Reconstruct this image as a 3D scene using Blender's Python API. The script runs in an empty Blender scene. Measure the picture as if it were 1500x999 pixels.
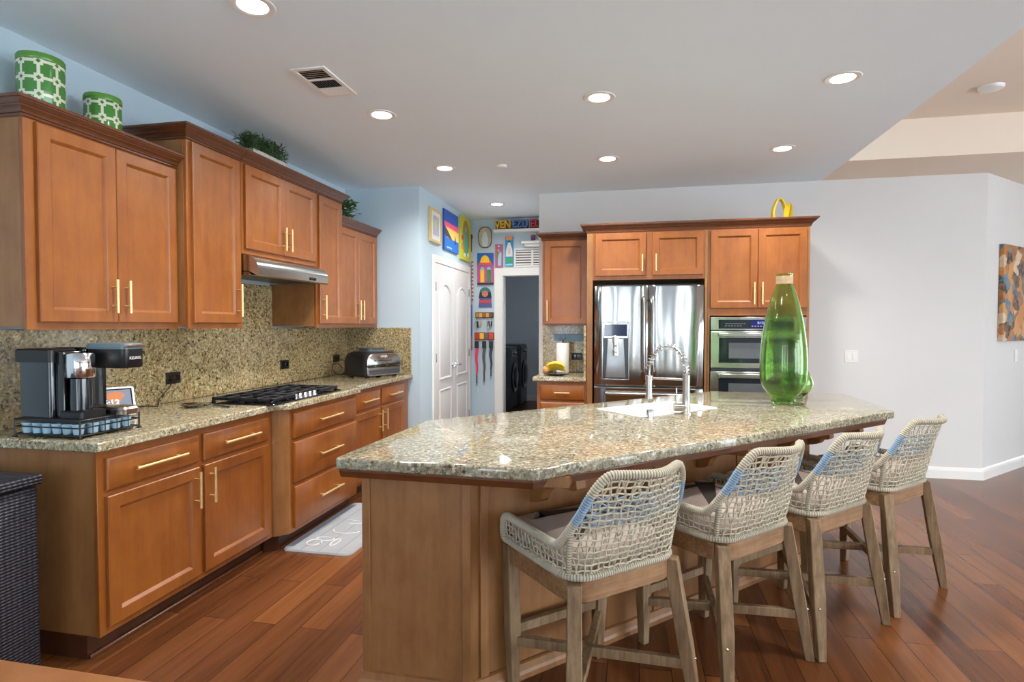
import bpy, bmesh, math, random
from mathutils import Vector, Matrix
random.seed(7)
PI = math.pi
scene = bpy.context.scene
COL = scene.collection

# ------------------------------------------------------------------ camera
H_CAM = 1.39
cam_d = bpy.data.cameras.new('camera')
cam_d.sensor_width = 36.0
cam_d.lens = 839.12 / 1500 * 36.0
cam_d.clip_start = 0.05
cam = bpy.data.objects.new('camera', cam_d)
cam.location = (0, 0, H_CAM)
cam.rotation_euler = (PI / 2 - 0.026997, 0, 0.20419)
COL.objects.link(cam)
scene.camera = cam

# ------------------------------------------------------------------ light
LAMP_W = 27.0          # one recessed lamp
SKY = 8.4              # daylight from the open rear of the room
EXPOSURE = 0.30
world = bpy.data.worlds.new('daylight')
scene.world = world
world.use_nodes = True
wb = world.node_tree.nodes['Background']
wb.inputs['Color'].default_value = (0.83, 0.925, 1.0, 1)
wb.inputs['Strength'].default_value = SKY
vs = scene.view_settings
vs.view_transform = 'Standard'
vs.look = 'None'
vs.exposure = EXPOSURE
vs.gamma = 1.0
vs.use_curve_mapping = False
scene.cycles.use_denoising = True
scene.cycles.max_bounces = 10
scene.cycles.diffuse_bounces = 5
scene.cycles.glossy_bounces = 5
scene.cycles.transmission_bounces = 10
scene.cycles.sample_clamp_indirect = 6.0

# ------------------------------------------------------------------ materials
def srgb(r, g, b):
    def f(c):
        c /= 255.0
        return c / 12.92 if c <= 0.04045 else ((c + 0.055) / 1.055) ** 2.4
    return (f(r), f(g), f(b), 1.0)

class NT:
    def __init__(s, name):
        s.m = bpy.data.materials.new(name)
        s.m.use_nodes = True
        s.t = s.m.node_tree
        s.p = s.t.nodes['Principled BSDF']
    def n(s, typ, **kw):
        nd = s.t.nodes.new(typ)
        for k, v in kw.items():
            if k in nd.inputs.keys() if hasattr(nd.inputs, 'keys') else False:
                nd.inputs[k].default_value = v
            else:
                setattr(nd, k, v)
        return nd
    def l(s, a, b):
        s.t.links.new(a, b)
    def coords(s, scale=(1, 1, 1), rot=(0, 0, 0), rnd=True):
        tc = s.n('ShaderNodeTexCoord')
        mp = s.n('ShaderNodeMapping')
        mp.inputs['Scale'].default_value = scale
        mp.inputs['Rotation'].default_value = rot
        if rnd:
            oi = s.n('ShaderNodeObjectInfo')
            ml = s.n('ShaderNodeMath', operation='MULTIPLY')
            ml.inputs[1].default_value = 13.7
            s.l(oi.outputs['Random'], ml.inputs[0])
            ad = s.n('ShaderNodeVectorMath', operation='ADD')
            s.l(tc.outputs['Object'], ad.inputs[0])
            s.l(ml.outputs[0], ad.inputs[1])
            s.l(ad.outputs[0], mp.inputs['Vector'])
        else:
            s.l(tc.outputs['Object'], mp.inputs['Vector'])
        return mp.outputs['Vector']
    def noise(s, vec, scale, detail=4, rough=0.6):
        nd = s.n('ShaderNodeTexNoise')
        nd.inputs['Scale'].default_value = scale
        nd.inputs['Detail'].default_value = detail
        nd.inputs['Roughness'].default_value = rough
        s.l(vec, nd.inputs['Vector'])
        return nd.outputs['Fac']
    def ramp(s, fac, stops, interp='LINEAR'):
        r = s.n('ShaderNodeValToRGB')
        cr = r.color_ramp
        cr.interpolation = interp
        while len(cr.elements) < len(stops):
            cr.elements.new(0.5)
        for e, (p, c) in zip(cr.elements, stops):
            e.position = p
            e.color = c
        s.l(fac, r.inputs['Fac'])
        return r.outputs['Color']
    def mix(s, fac, a, b, mode='MIX'):
        m = s.n('ShaderNodeMix', data_type='RGBA', blend_type=mode)
        for sock, v in ((m.inputs[0], fac), (m.inputs[6], a), (m.inputs[7], b)):
            if isinstance(v, (int, float)):
                sock.default_value = v
            elif isinstance(v, tuple):
                sock.default_value = v
            else:
                s.l(v, sock)
        return m.outputs[2]
    def bump(s, h, strength=0.2, dist=0.01):
        b = s.n('ShaderNodeBump')
        b.inputs['Strength'].default_value = strength
        b.inputs['Distance'].default_value = dist
        s.l(h, b.inputs['Height'])
        s.l(b.outputs['Normal'], s.p.inputs['Normal'])

def plain(name, c, rough=0.5, metal=0.0, var=0.06, scale=6, coat=0.0, bump=0.0, bscale=80, spec=None):
    t = NT(name)
    v = t.coords()
    f = t.noise(v, scale, 3)
    d = tuple(max(0, x * (1 - var)) for x in c[:3]) + (1,)
    b = tuple(min(1, x * (1 + var)) for x in c[:3]) + (1,)
    t.l(t.ramp(f, [(0.3, d), (0.7, b)]), t.p.inputs['Base Color'])
    t.p.inputs['Roughness'].default_value = rough
    t.p.inputs['Metallic'].default_value = metal
    t.p.inputs['Coat Weight'].default_value = coat
    if spec is not None:
        t.p.inputs['Specular IOR Level'].default_value = spec
    if bump:
        t.bump(t.noise(v, bscale, 3), bump, 0.004)
    return t.m

def wood(name, dark, mid, light, rough=0.4, coat=0.0, stretch=0.07, scale=26, axis='z', fleck=0.5):
    t = NT(name)
    sc = {'z': (1, 1, stretch), 'x': (stretch, 1, 1), 'y': (1, stretch, 1)}[axis]
    v = t.coords(sc)
    f = t.noise(v, scale, 6, 0.65)
    g = t.noise(t.coords((1, 1, 0.55) if axis == 'z' else (1, 1, 1)), 11, 5, 0.65)
    a = t.ramp(f, [(0.25, dark), (0.5, mid), (0.75, light)])
    b = t.ramp(g, [(0.3, dark), (0.7, light)])
    t.l(t.mix(fleck, a, b), t.p.inputs['Base Color'])
    t.p.inputs['Roughness'].default_value = rough
    t.p.inputs['Coat Weight'].default_value = coat
    t.p.inputs['Coat Roughness'].default_value = 0.25
    t.bump(f, 0.06, 0.002)
    return t.m

def granite(name, base, gold, dark, green, rough=0.07, speck=72):
    t = NT(name)
    v = t.coords(rnd=False)
    big = t.noise(v, 7, 4)
    mid = t.noise(v, 48, 5, 0.75)
    c1 = t.ramp(mid, [(0.36, gold), (0.52, base), (0.68, tuple(min(1, x * 1.25) for x in base[:3]) + (1,))])
    c2 = t.mix(t.ramp(big, [(0.42, (0, 0, 0, 1)), (0.62, (1, 1, 1, 1))]), c1, gold)
    c2 = t.mix(0.5, c1, c2)
    vo = t.n('ShaderNodeTexVoronoi')
    vo.inputs['Scale'].default_value = 95
    t.l(v, vo.inputs['Vector'])
    sp = t.ramp(t.noise(v, speck, 4, 0.8), [(0.515, (0, 0, 0, 1)), (0.575, (1, 1, 1, 1))])
    sp = t.mix(1.0, sp, t.ramp(t.noise(v, 13, 4, 0.7), [(0.38, (0.35, 0.35, 0.35, 1)), (0.6, (1, 1, 1, 1))]), 'MULTIPLY')
    c3 = t.mix(sp, c2, t.mix(t.ramp(t.noise(v, 30, 2), [(0.45, (0, 0, 0, 1)), (0.6, (1, 1, 1, 1))]), dark, green))
    wh = t.ramp(t.noise(v, 64, 3, 0.6), [(0.58, (0, 0, 0, 1)), (0.64, (1, 1, 1, 1))])
    c4 = t.mix(wh, c3, tuple(min(1, x * 1.5) for x in base[:3]) + (1,))
    bw = t.n('ShaderNodeRGBToBW'); t.l(vo.outputs['Color'], bw.inputs[0])
    c5 = t.mix(0.6, c4, bw.outputs[0], 'SOFT_LIGHT')
    t.l(c5, t.p.inputs['Base Color'])
    t.p.inputs['Roughness'].default_value = rough
    return t.m

M = {}
M['paint_white'] = plain('white_wall_paint', srgb(218, 218, 217), 0.65, var=0.012, scale=2, bump=0.05, bscale=120)
M['paint_blue'] = plain('pale_blue_wall_paint', srgb(190, 210, 222), 0.65, var=0.012, scale=2, bump=0.05, bscale=120)
M['paint_ceiling'] = plain('ceiling_paint', srgb(234, 246, 255), 0.8, var=0.01, scale=2, bump=0.08, bscale=140)
M['paint_lamplit'] = plain('lamplit_ceiling_paint', srgb(236, 222, 206), 0.8, var=0.01, scale=2)  # warm lamp light on the raised ceiling put into its colour
M['paint_laundry'] = plain('laundry_wall_paint', srgb(226, 232, 238), 0.8, var=0.02, scale=2)
M['trim_white'] = plain('white_trim_paint', srgb(236, 236, 234), 0.35, var=0.01, scale=3)
M['door_white'] = plain('white_door_paint', srgb(232, 233, 234), 0.4, var=0.01, scale=3)
M['wood'] = wood('maple_cabinet_wood', srgb(124, 64, 14), srgb(143, 80, 22), srgb(160, 95, 32), 0.42, 0.5)
M['wood_side'] = wood('maple_cabinet_veneer', srgb(128, 82, 42), srgb(148, 101, 57), srgb(166, 118, 72), 0.45, 0.15)
M['crown'] = wood('brown_moulding_wood', srgb(80, 42, 20), srgb(98, 54, 28), srgb(114, 66, 36), 0.34, 0.4, axis='y')
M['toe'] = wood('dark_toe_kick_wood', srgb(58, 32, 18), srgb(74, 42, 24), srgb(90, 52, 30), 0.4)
M['granite'] = granite('speckled_granite', srgb(172, 164, 138), srgb(146, 126, 90), srgb(62, 54, 46), srgb(84, 92, 78))
M['granite_splash'] = granite('backsplash_granite', srgb(176, 162, 124), srgb(148, 122, 80), srgb(64, 50, 36), srgb(78, 80, 62), 0.14, 52)
M['granite_light'] = granite('island_granite', srgb(158, 153, 134), srgb(136, 120, 90), srgb(72, 62, 52), srgb(96, 112, 100), 0.06)
M['brass'] = plain('brushed_brass', srgb(236, 208, 148), 0.34, 0.7, 0.03, 30)
M['chrome'] = plain('polished_chrome', srgb(225, 226, 228), 0.1, 1.0, 0.02)
M['nickel'] = plain('brushed_nickel', srgb(196, 190, 182), 0.25, 1.0, 0.03, 30)
M['black'] = plain('black_plastic', srgb(20, 20, 22), 0.35)
M['black_gloss'] = plain('glossy_black_plastic', srgb(12, 13, 15), 0.1, coat=0.5)
M['cast_iron'] = plain('black_cast_iron', srgb(26, 28, 34), 0.45)
M['graphite'] = plain('graphite_enamel', srgb(70, 78, 84), 0.3, 0.3)
M['sink_white'] = plain('white_sink_ceramic', srgb(205, 206, 206), 0.2, var=0.01)
M['plastic_white'] = plain('white_plastic', srgb(235, 234, 230), 0.4, var=0.01)
M['pod'] = plain('pale_blue_pod_plastic', srgb(170, 205, 225), 0.5)
M['dark_gap'] = plain('dark_recess', srgb(22, 18, 16), 0.8)
M['slate_lid'] = plain('grey_blue_lid', srgb(96, 118, 126), 0.3)

def steel(name, c, rough, wave=0.0):
    t = NT(name)
    v = t.coords((1, 1, 90), rnd=False)
    f = t.noise(v, 14, 3)
    t.l(t.ramp(f, [(0.3, tuple(x * 0.93 for x in c[:3]) + (1,)), (0.7, c)]), t.p.inputs['Base Color'])
    t.p.inputs['Metallic'].default_value = 1.0
    t.p.inputs['Roughness'].default_value = rough
    if wave:
        w = t.noise(t.coords((1, 1, 0.22), rnd=False), 4.5, 1)
        t.bump(w, wave, 0.05)
    return t.m
M['steel'] = steel('stainless_steel', srgb(186, 186, 184), 0.24)
M['steel_wavy'] = steel('stainless_fridge_steel', srgb(168, 170, 170), 0.13, 0.22)

def floor_mat():
    t = NT('hardwood_planks')
    tc = t.n('ShaderNodeTexCoord')
    mp = t.n('ShaderNodeMapping')
    mp.inputs['Rotation'].default_value = (0, 0, PI / 2)
    t.l(tc.outputs['Object'], mp.inputs['Vector'])
    br = t.n('ShaderNodeTexBrick')
    br.offset = 0.37
    br.offset_frequency = 2
    br.inputs['Color1'].default_value = (0.0, 0, 0, 1)
    br.inputs['Color2'].default_value = (1, 1, 1, 1)
    br.inputs['Mortar'].default_value = (0.5, 0.5, 0.5, 1)
    br.inputs['Scale'].default_value = 1.0
    br.inputs['Mortar Size'].default_value = 0.0016
    br.inputs['Mortar Smooth'].default_value = 0.2
    br.inputs['Bias'].default_value = 0.0
    br.inputs['Brick Width'].default_value = 1.15
    br.inputs['Row Height'].default_value = 0.127
    t.l(mp.outputs['Vector'], br.inputs['Vector'])
    mp2 = t.n('ShaderNodeMapping')
    mp2.inputs['Scale'].default_value = (1, 0.06, 1)
    t.l(tc.outputs['Object'], mp2.inputs['Vector'])
    ad = t.n('ShaderNodeVectorMath', operation='MULTIPLY_ADD')
    ad.inputs[1].default_value = (5, 5, 5)
    t.l(br.outputs['Color'], ad.inputs[0])
    t.l(mp2.outputs['Vector'], ad.inputs[2])
    g = t.noise(ad.outputs[0], 22, 6, 0.65)
    k = t.noise(ad.outputs[0], 3.0, 3)
    base = t.ramp(br.outputs['Color'], [(0.0, srgb(74, 38, 20)), (0.5, srgb(106, 60, 31)), (1.0, srgb(140, 86, 44))])
    gr = t.ramp(g, [(0.3, srgb(70, 38, 20)), (0.72, srgb(140, 86, 48))])
    c = t.mix(0.42, base, gr)
    kn = t.ramp(k, [(0.6, (0, 0, 0, 1)), (0.8, (1, 1, 1, 1))])
    c = t.mix(t.mix(0.5, (0, 0, 0, 1), kn), c, srgb(60, 32, 18))
    c = t.mix(br.outputs['Fac'], c, srgb(40, 22, 14))
    t.l(c, t.p.inputs['Base Color'])
    t.p.inputs['Roughness'].default_value = 0.27
    h = t.n('ShaderNodeMath', operation='SUBTRACT')
    t.l(g, h.inputs[0])
    t.l(br.outputs['Fac'], h.inputs[1])
    t.bump(h.outputs[0], 0.12, 0.003)
    return t.m
M['floor'] = floor_mat()

def emit(name, c, s):
    t = NT(name)
    t.p.inputs['Base Color'].default_value = c
    t.p.inputs['Emission Color'].default_value = c
    t.p.inputs['Emission Strength'].default_value = s
    return t.m
M['lens'] = emit('lit_lamp_lens', (1, 0.98, 0.95, 1), 6.0)

def glass(name, c, rough=0.02, bump=0.0, ior=1.45):
    t = NT(name)
    t.p.inputs['Base Color'].default_value = c
    t.p.inputs['Transmission Weight'].default_value = 1.0
    t.p.inputs['Roughness'].default_value = rough
    t.p.inputs['IOR'].default_value = ior
    if bump:
        t.bump(t.noise(t.coords((1, 1, 1.6), rnd=False), 26, 4), bump, 0.02)
    return t.m
M['green_glass'] = glass('green_glass', (0.56, 0.81, 0.36, 1), 0.0, 0.035)
M['dark_glass'] = plain('dark_oven_glass', srgb(26, 34, 40), 0.08)
M['reservoir'] = plain('smoky_reservoir_plastic', srgb(18, 27, 36), 0.1, coat=0.6)

# ------------------------------------------------------------------ mesh kit
OFF = {}
class MB:
    def __init__(s):
        s.v, s.f, s.mi = [], [], []
        s.cur = 0
    def add(s, vs_, fs, T=None):
        b = len(s.v)
        for p in vs_:
            s.v.append(tuple(T(*p)) if T else tuple(p))
        for f in fs:
            s.f.append(tuple(i + b for i in f))
            s.mi.append(s.cur)
        return s
    def box(s, x0, x1, y0, y1, z0, z1, T=None):
        return s.add([(x0, y0, z0), (x1, y0, z0), (x1, y1, z0), (x0, y1, z0), (x0, y0, z1), (x1, y0, z1), (x1, y1, z1), (x0, y1, z1)],
                     [(0, 3, 2, 1), (4, 5, 6, 7), (0, 1, 5, 4), (1, 2, 6, 5), (2, 3, 7, 6), (3, 0, 4, 7)], T)
    def rings(s, rings, cap0=True, cap1=True, closed=True, T=None, loop=False):
        n = len(rings[0])
        vs_ = [p for r in rings for p in r]
        fs = []
        m = len(rings)
        for i in range(m if loop else m - 1):
            j = (i + 1) % m
            for k in range(n if closed else n - 1):
                k2 = (k + 1) % n
                fs.append((i * n + k, i * n + k2, j * n + k2, j * n + k))
        if cap0 and not loop:
            fs.append(tuple(range(n - 1, -1, -1)))
        if cap1 and not loop:
            fs.append(tuple((m - 1) * n + k for k in range(n)))
        return s.add(vs_, fs, T)
    def prism(s, poly, z0, z1, T=None):
        return s.rings([[(x, y, z0) for x, y in poly], [(x, y, z1) for x, y in poly]], T=T)
    def lathe(s, prof, c=(0, 0, 0), n=32, T=None, sx=1.0, sy=1.0, cap0=True, cap1=True):
        rs = []
        for r, z in prof:
            rs.append([(c[0] + sx * r * math.cos(2 * PI * k / n), c[1] + sy * r * math.sin(2 * PI * k / n), c[2] + z) for k in range(n)])
        return s.rings(rs, cap0, cap1, T=T)
    def tube(s, pts, r, n=8, closed=False, T=None):
        P = [Vector(p) for p in pts]
        m = len(P)
        rs = r if isinstance(r, (list, tuple)) else [r] * m
        tang = []
        for i in range(m):
            a = P[(i - 1) % m] if (closed or i > 0) else P[i]
            b = P[(i + 1) % m] if (closed or i < m - 1) else P[i]
            d = b - a
            tang.append(d.normalized() if d.length > 1e-9 else Vector((0, 0, 1)))
        t0 = tang[0]
        up = Vector((0, 0, 1)) if abs(t0.z) < 0.9 else Vector((1, 0, 0))
        nrm = (up - t0 * up.dot(t0)).normalized()
        out = []
        for i in range(m):
            t = tang[i]
            nrm = nrm - t * nrm.dot(t)
            if nrm.length < 1e-6:
                nrm = t.orthogonal()
            nrm.normalize()
            bn = t.cross(nrm)
            out.append([tuple(P[i] + (nrm * math.cos(2 * PI * k / n) + bn * math.sin(2 * PI * k / n)) * rs[i]) for k in range(n)])
        return s.rings(out, not closed, not closed, T=T, loop=closed)
    def sphere(s, c, r, n=16, m=10, sc=(1, 1, 1), T=None):
        rs = []
        for i in range(m + 1):
            a = -PI / 2 + PI * i / m
            rr = max(math.cos(a), 0.02) * r
            rs.append([(c[0] + sc[0] * rr * math.cos(2 * PI * k / n), c[1] + sc[1] * rr * math.sin(2 * PI * k / n), c[2] + sc[2] * r * math.sin(a)) for k in range(n)])
        return s.rings(rs, T=T)
    def build(s, name, mats, parent=None, bevel=0.0, seg=1, angle=40, local=False, smooth=True, normals=True):
        me = bpy.data.meshes.new(name)
        off = Vector((0, 0, 0))
        if parent is not None:
            off = Vector((0, 0, 0)) if local else OFF[parent.name]
        elif not local:
            xs = [p[0] for p in s.v]; ys = [p[1] for p in s.v]; zs = [p[2] for p in s.v]
            off = Vector(((min(xs) + max(xs)) / 2, (min(ys) + max(ys)) / 2, min(zs)))
        me.from_pydata([(p[0] - off.x, p[1] - off.y, p[2] - off.z) for p in s.v], [], s.f)
        if not isinstance(mats, (list, tuple)):
            mats = [mats]
        for m_ in mats:
            me.materials.append(M[m_] if isinstance(m_, str) else m_)
        me.polygons.foreach_set('material_index', s.mi)
        bm = bmesh.new()
        bm.from_mesh(me)
        if normals:
            bmesh.ops.recalc_face_normals(bm, faces=bm.faces)
        if bevel > 0:
            es = [e for e in bm.edges if len(e.link_faces) == 2 and e.calc_face_angle(0) > 0.6]
            bmesh.ops.bevel(bm, geom=es, offset=bevel, segments=seg, affect='EDGES', clamp_overlap=True, profile=0.5)
        bm.to_mesh(me)
        bm.free()
        if smooth:
            me.polygons.foreach_set('use_smooth', [True] * len(me.polygons))
            me.set_sharp_from_angle(angle=math.radians(angle))
        o = bpy.data.objects.new(name, me)
        COL.objects.link(o)
        if parent is not None:
            o.parent = parent
        else:
            o.location = off
        OFF[o.name] = Vector((0, 0, 0)) if local else off
        return o

def tag(o, label, cat, group=None, kind=None):
    o['label'] = label
    o['category'] = cat
    if group: o['group'] = group
    if kind: o['kind'] = kind
    return o
def thing(name, label, cat, loc=(0, 0, 0), group=None, rz=0.0):
    o = bpy.data.objects.new(name, None)
    o.empty_display_size = 0.1
    COL.objects.link(o)
    o.location = loc
    o.rotation_euler = (0, 0, rz)
    OFF[o.name] = Vector(loc)
    return tag(o, label, cat, group)
def struct(o):
    o['kind'] = 'structure'
    return o
def copy_tree(root, loc, rz, label):
    r = root.copy(); COL.objects.link(r)
    r.location = loc; r.rotation_euler = (0, 0, rz); r['label'] = label
    for ch in list(root.children):
        c = ch.copy(); COL.objects.link(c); c.parent = r
        for g in list(ch.children):
            d = g.copy(); COL.objects.link(d); d.parent = c
    return r
def offset_poly(poly, d, closed=True):
    """offset a 2D polyline to its right-hand side by d"""
    n = len(poly); out = []
    for i in range(n):
        p = Vector(poly[i])
        e1 = e2 = None
        if closed or i > 0: e1 = (p - Vector(poly[i - 1])).normalized()
        if closed or i < n - 1: e2 = (Vector(poly[(i + 1) % n]) - p).normalized()
        if e1 is None: e1 = e2
        if e2 is None: e2 = e1
        n1 = Vector((e1.y, -e1.x)); n2 = Vector((e2.y, -e2.x))
        b = n1 + n2
        k = 2.0 / max(b.length_squared, 0.2)
        out.append(tuple(p + b * (d * k)))
    return out
def round_poly(poly, rad, seg=5):
    out = []; n = len(poly)
    for i in range(n):
        p = Vector(poly[i]); a = Vector(poly[i - 1]); b = Vector(poly[(i + 1) % n])
        r = rad[i] if isinstance(rad, (list, tuple)) else rad
        if r <= 0: out.append(tuple(p)); continue
        da = (a - p).normalized(); db = (b - p).normalized()
        p1 = p + da * r; p2 = p + db * r
        for k in range(seg + 1):
            t = k / seg
            out.append(tuple(p1 * (1 - t) ** 2 + p * 2 * t * (1 - t) + p2 * t * t))
    return out
def TL(X0): return lambda u, v, w: (X0 + w, u, v)          # faces +X, u = +Y
def TB(Y0): return lambda u, v, w: (u, Y0 - w, v)          # faces -Y, u = +X
def text_mesh(body, size, extrude=0.001, bold=0.0):
    cu = bpy.data.curves.new('lettering', 'FONT')
    cu.body = body; cu.size = size; cu.extrude = extrude; cu.align_x = 'CENTER'; cu.align_y = 'CENTER'; cu.offset = bold
    o = bpy.data.objects.new('lettering', cu)
    COL.objects.link(o)
    dg = bpy.context.evaluated_depsgraph_get()
    me = bpy.data.meshes.new_from_object(o.evaluated_get(dg))
    vs_ = [tuple(v.co) for v in me.vertices]; fs = [tuple(p.vertices) for p in me.polygons]
    bpy.data.objects.remove(o); bpy.data.curves.remove(cu); bpy.data.meshes.remove(me)
    return vs_, fs
def text_mb(body, size, T, extrude=0.001, bold=0.0, sx=1.0):
    vs_, fs = text_mesh(body, size, extrude, bold)
    m = MB(); m.add([(x * sx, y, z) for x, y, z in vs_], fs, T)
    return m

# ------------------------------------------------------------------ the room
CE = 2.745
XL, YB = -2.80, 5.87
def wall(name, mat, *boxes):
    m = MB()
    for b in boxes: m.box(*b)
    return struct(m.build(name, mat, smooth=False))
struct(MB().box(-3.2, 7.6, -4.2, 11.2, -0.12, 0.0).build('floor', 'floor', smooth=False))
m = MB()
m.box(-3.2, 1.74, -4.2, 11.2, CE, 3.055)
m.box(-3.2, 7.6, -4.2, 11.2, 3.075, 3.2)
m.cur = 1
m.box(1.74, 7.6, 5.22, 11.2, CE, 3.055)
m.box(1.741, 7.6, -4.2, 5.22, 3.055, 3.075)
struct(m.build('ceiling', ['paint_ceiling', 'paint_lamplit'], smooth=False))
wall('wall_left', 'paint_blue', (-2.95, XL, -4.0, 5.30, 0, CE))
wall('wall_pantry', 'paint_blue', (-2.95, -2.015, 5.30, 7.24, 0, CE))
wall('wall_alcove', 'paint_blue', (-2.015, -1.598, 7.12, 7.24, 0, CE), (-1.598, -0.80, 7.12, 7.24, 2.018, CE))
wall('wall_back', 'paint_white', (-0.93, 3.10, YB, 6.02, 0, CE), (-0.93, -0.80, 6.02, 7.12, 0, CE))
m = MB()
d45 = Vector((0.73, 0.70)).normalized(); n45 = Vector((-d45.y, d45.x)); c45 = Vector((3.10, YB))
e45 = c45 + d45 * 4.6
m.prism([tuple(c45), tuple(e45), tuple(e45 + n45 * 0.15), tuple(c45 + n45 * 0.15)], 0, CE)
struct(m.build('wall_right', 'paint_white', smooth=False))
wall('wall_laundry', 'paint_laundry', (-2.75, -2.62, 7.24, 10.6, 0, CE), (-2.75, -0.55, 10.45, 10.6, 0, CE), (-0.7, -0.55, 7.24, 8.2, 0, CE), (-0.7, -0.55, 8.9, 10.6, 0, CE), (-0.7, -0.55, 8.2, 8.9, 0, 1.0), (-0.7, -0.55, 8.2, 8.9, 1.9, CE), (-0.80, -0.55, 7.12, 7.24, 0, CE))  # window opening in the right wall is added, unseen, for sky light
# rear of the room: unseen walls, openings placed to steer daylight and reflections
pier = [(-2.95, -2.1), (-1.45, -0.75), (-0.45, 0.15), (0.35, 1.25), (1.55, 7.4)]
wall('wall_rear_unseen', 'paint_white', *([(a, b, -4.0, -3.85, 0, 3.055) for a, b in pier] + [(-2.95, 7.4, -4.0, -3.85, 2.45, 3.055), (-2.95, 7.4, -4.0, -3.85, 0, 0.25)]))
pier2 = [(-4.0, -3.6), (-1.2, -0.9), (1.4, 1.7), (3.6, 9.2)]
wall('wall_far_right_unseen', 'paint_white', *([(7.2, 7.35, a, b, 0, 3.055) for a, b in pier2] + [(7.2, 7.35, -4.0, 9.2, 2.45, 3.055)]))
# baseboards
def baseboard(name, p, q, nrm):
    prof = [(0.0, 0.0), (0.016, 0.0), (0.016, 0.075), (0.012, 0.09), (0.006, 0.10), (0.0, 0.105)]
    m = MB()
    m.rings([[(P[0] + nrm[0] * a, P[1] + nrm[1] * a, z) for a, z in prof] for P in (p, q)])
    return struct(m.build(name, 'trim_white', smooth=False))
baseboard('baseboard_back', (1.49, YB), (3.107, YB), (0, -1))
baseboard('baseboard_right', tuple(c45), tuple(e45), tuple(-n45))
baseboard('baseboard_alcove', (-2.015, 7.12), (-1.70, 7.12), (0, -1))
baseboard('baseboard_pantry', (-2.015, 5.30), (-2.015, 5.63), (1, 0))
baseboard('baseboard_laundry', (-2.62, 10.45), (-0.7, 10.45), (0, -1))
# laundry doorway casing
m = MB()
m.box(-1.70, -1.598, 7.098, 7.12, 0, 2.12); m.box(-1.598, -0.93, 7.098, 7.12, 2.018, 2.12)
m.box(-1.598, -1.585, 7.11, 7.25, 0, 2.018)
struct(m.build('trim_1', 'trim_white', bevel=0.004, smooth=False))
# pantry double door: casing, leaves, raised panels, hinges, levers
m = MB()
m.box(-2.015, -1.995, 5.635, 5.715, 0, 2.13); m.box(-2.015, -1.995, 6.975, 7.055, 0, 2.13); m.box(-2.015, -1.995, 5.715, 6.975, 2.05, 2.13)
struct(m.build('trim_2', 'trim_white', bevel=0.005, smooth=False))
def leaf(y0, y1, lever_dir, name):
    T = TL(-2.013)
    d = MB().box(y0, y1, 0.01, 2.045, 0, 0.012, T).build(name, 'door_white', bevel=0.002)
    struct(d)
    a, b = y0 + 0.105, y1 - 0.105
    arch = [(a, 0.80), (b, 0.80)] + [(b - (b - a) * k / 12, 1.74 + 0.11 * math.sin(PI * k / 12) ** 0.8) for k in range(13)]
    low = [(a, 0.16), (b, 0.16), (b, 0.70), (a, 0.70)]
    for pl in (arch, low):
        m = MB()
        out0 = pl; i1 = offset_poly(pl, -0.012); i2 = offset_poly(pl, -0.03); i3 = offset_poly(pl, -0.06)
        m.rings([[(u, v, w) for u, v in ring] for ring, w in ((out0, 0.012), (i1, 0.022), (i2, 0.010), (i3, 0.019))], cap0=False, T=T)
        m.build('door_panel', 'door_white', d, angle=25)
    for hz in (0.28, 1.05, 1.80):
        hy = y0 - 0.004 if lever_dir < 0 else y1 + 0.004
        MB().box(hy - 0.012, hy + 0.012, hz - 0.045, hz + 0.045, 0.012, 0.02, T).build('hinge', 'nickel', d, bevel=0.001)
    hy = y1 - 0.05 if lever_dir < 0 else y0 + 0.05
    m = MB()
    m.lathe([(0.030, 0), (0.030, 0.008), (0.012, 0.012), (0.012, 0.05)], n=20, T=lambda x, y, z: T(hy + x, 0.935 + y, 0.012 + z))
    m.tube([T(hy, 0.935, 0.058), T(hy + lever_dir * 0.05, 0.938, 0.060), T(hy + lever_dir * 0.11, 0.930, 0.056)], [0.011, 0.009, 0.007], 10)
    m.build('door_handle', 'chrome', d)
    return d
leaf(5.72, 6.343, -1, 'door_1')
leaf(6.349, 6.97, 1, 'door_2')

# ------------------------------------------------------------------ cabinets
def shaker(root, T, u0, u1, v0, v1, handle=None, hlen=0.16, stile=0.058, th=0.02, name='door', mat='wood'):
    m = MB()
    def R(i, w): return [(u0 + i, v0 + i, w), (u1 - i, v0 + i, w), (u1 - i, v1 - i, w), (u0 + i, v1 - i, w)]
    m.rings([R(0, 0), R(0, th - 0.004), R(0.004, th), (R(stile - 0.004, th)), R(stile, th - 0.003), R(stile + 0.003, th - 0.006), R(stile + 0.009, th - 0.0125)], T=T)
    d = m.build(name, mat, root, angle=30)
    if handle is not None:
        hu, hv, horiz = handle
        bar_pull(d, T, hu, hv, hlen, horiz, th)
    return d
def slab(root, T, u0, u1, v0, v1, hlen=0.24, th=0.02, name='drawer', mat='wood'):
    m = MB()
    def R(i, w): return [(u0 + i, v0 + i, w), (u1 - i, v0 + i, w), (u1 - i, v1 - i, w), (u0 + i, v1 - i, w)]
    m.rings([R(0, 0), R(0, th - 0.007), R(0.003, th - 0.004), R(0.010, th)], T=T)
    d = m.build(name, mat, root, angle=30)
    bar_pull(d, T, (u0 + u1) / 2, (v0 + v1) / 2, hlen, True, th)
    return d
def bar_pull(d, T, u, v, L, horiz, th):
    m = MB()
    so = 0.032
    e = L * 0.5
    q = e - 0.035
    if horiz:
        m.tube([T(u - e, v, th + so), T(u + e, v, th + so)], 0.0068, 12)
        for s in (-q, q): m.tube([T(u + s, v, th), T(u + s, v, th + so)], 0.0048, 10)
    else:
        m.tube([T(u, v - e, th + so), T(u, v + e, th + so)], 0.0068, 12)
        for s in (-q, q): m.tube([T(u, v + s, th), T(u, v + s, th + so)], 0.0048, 10)
    m.build('handle', 'brass', d)
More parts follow.
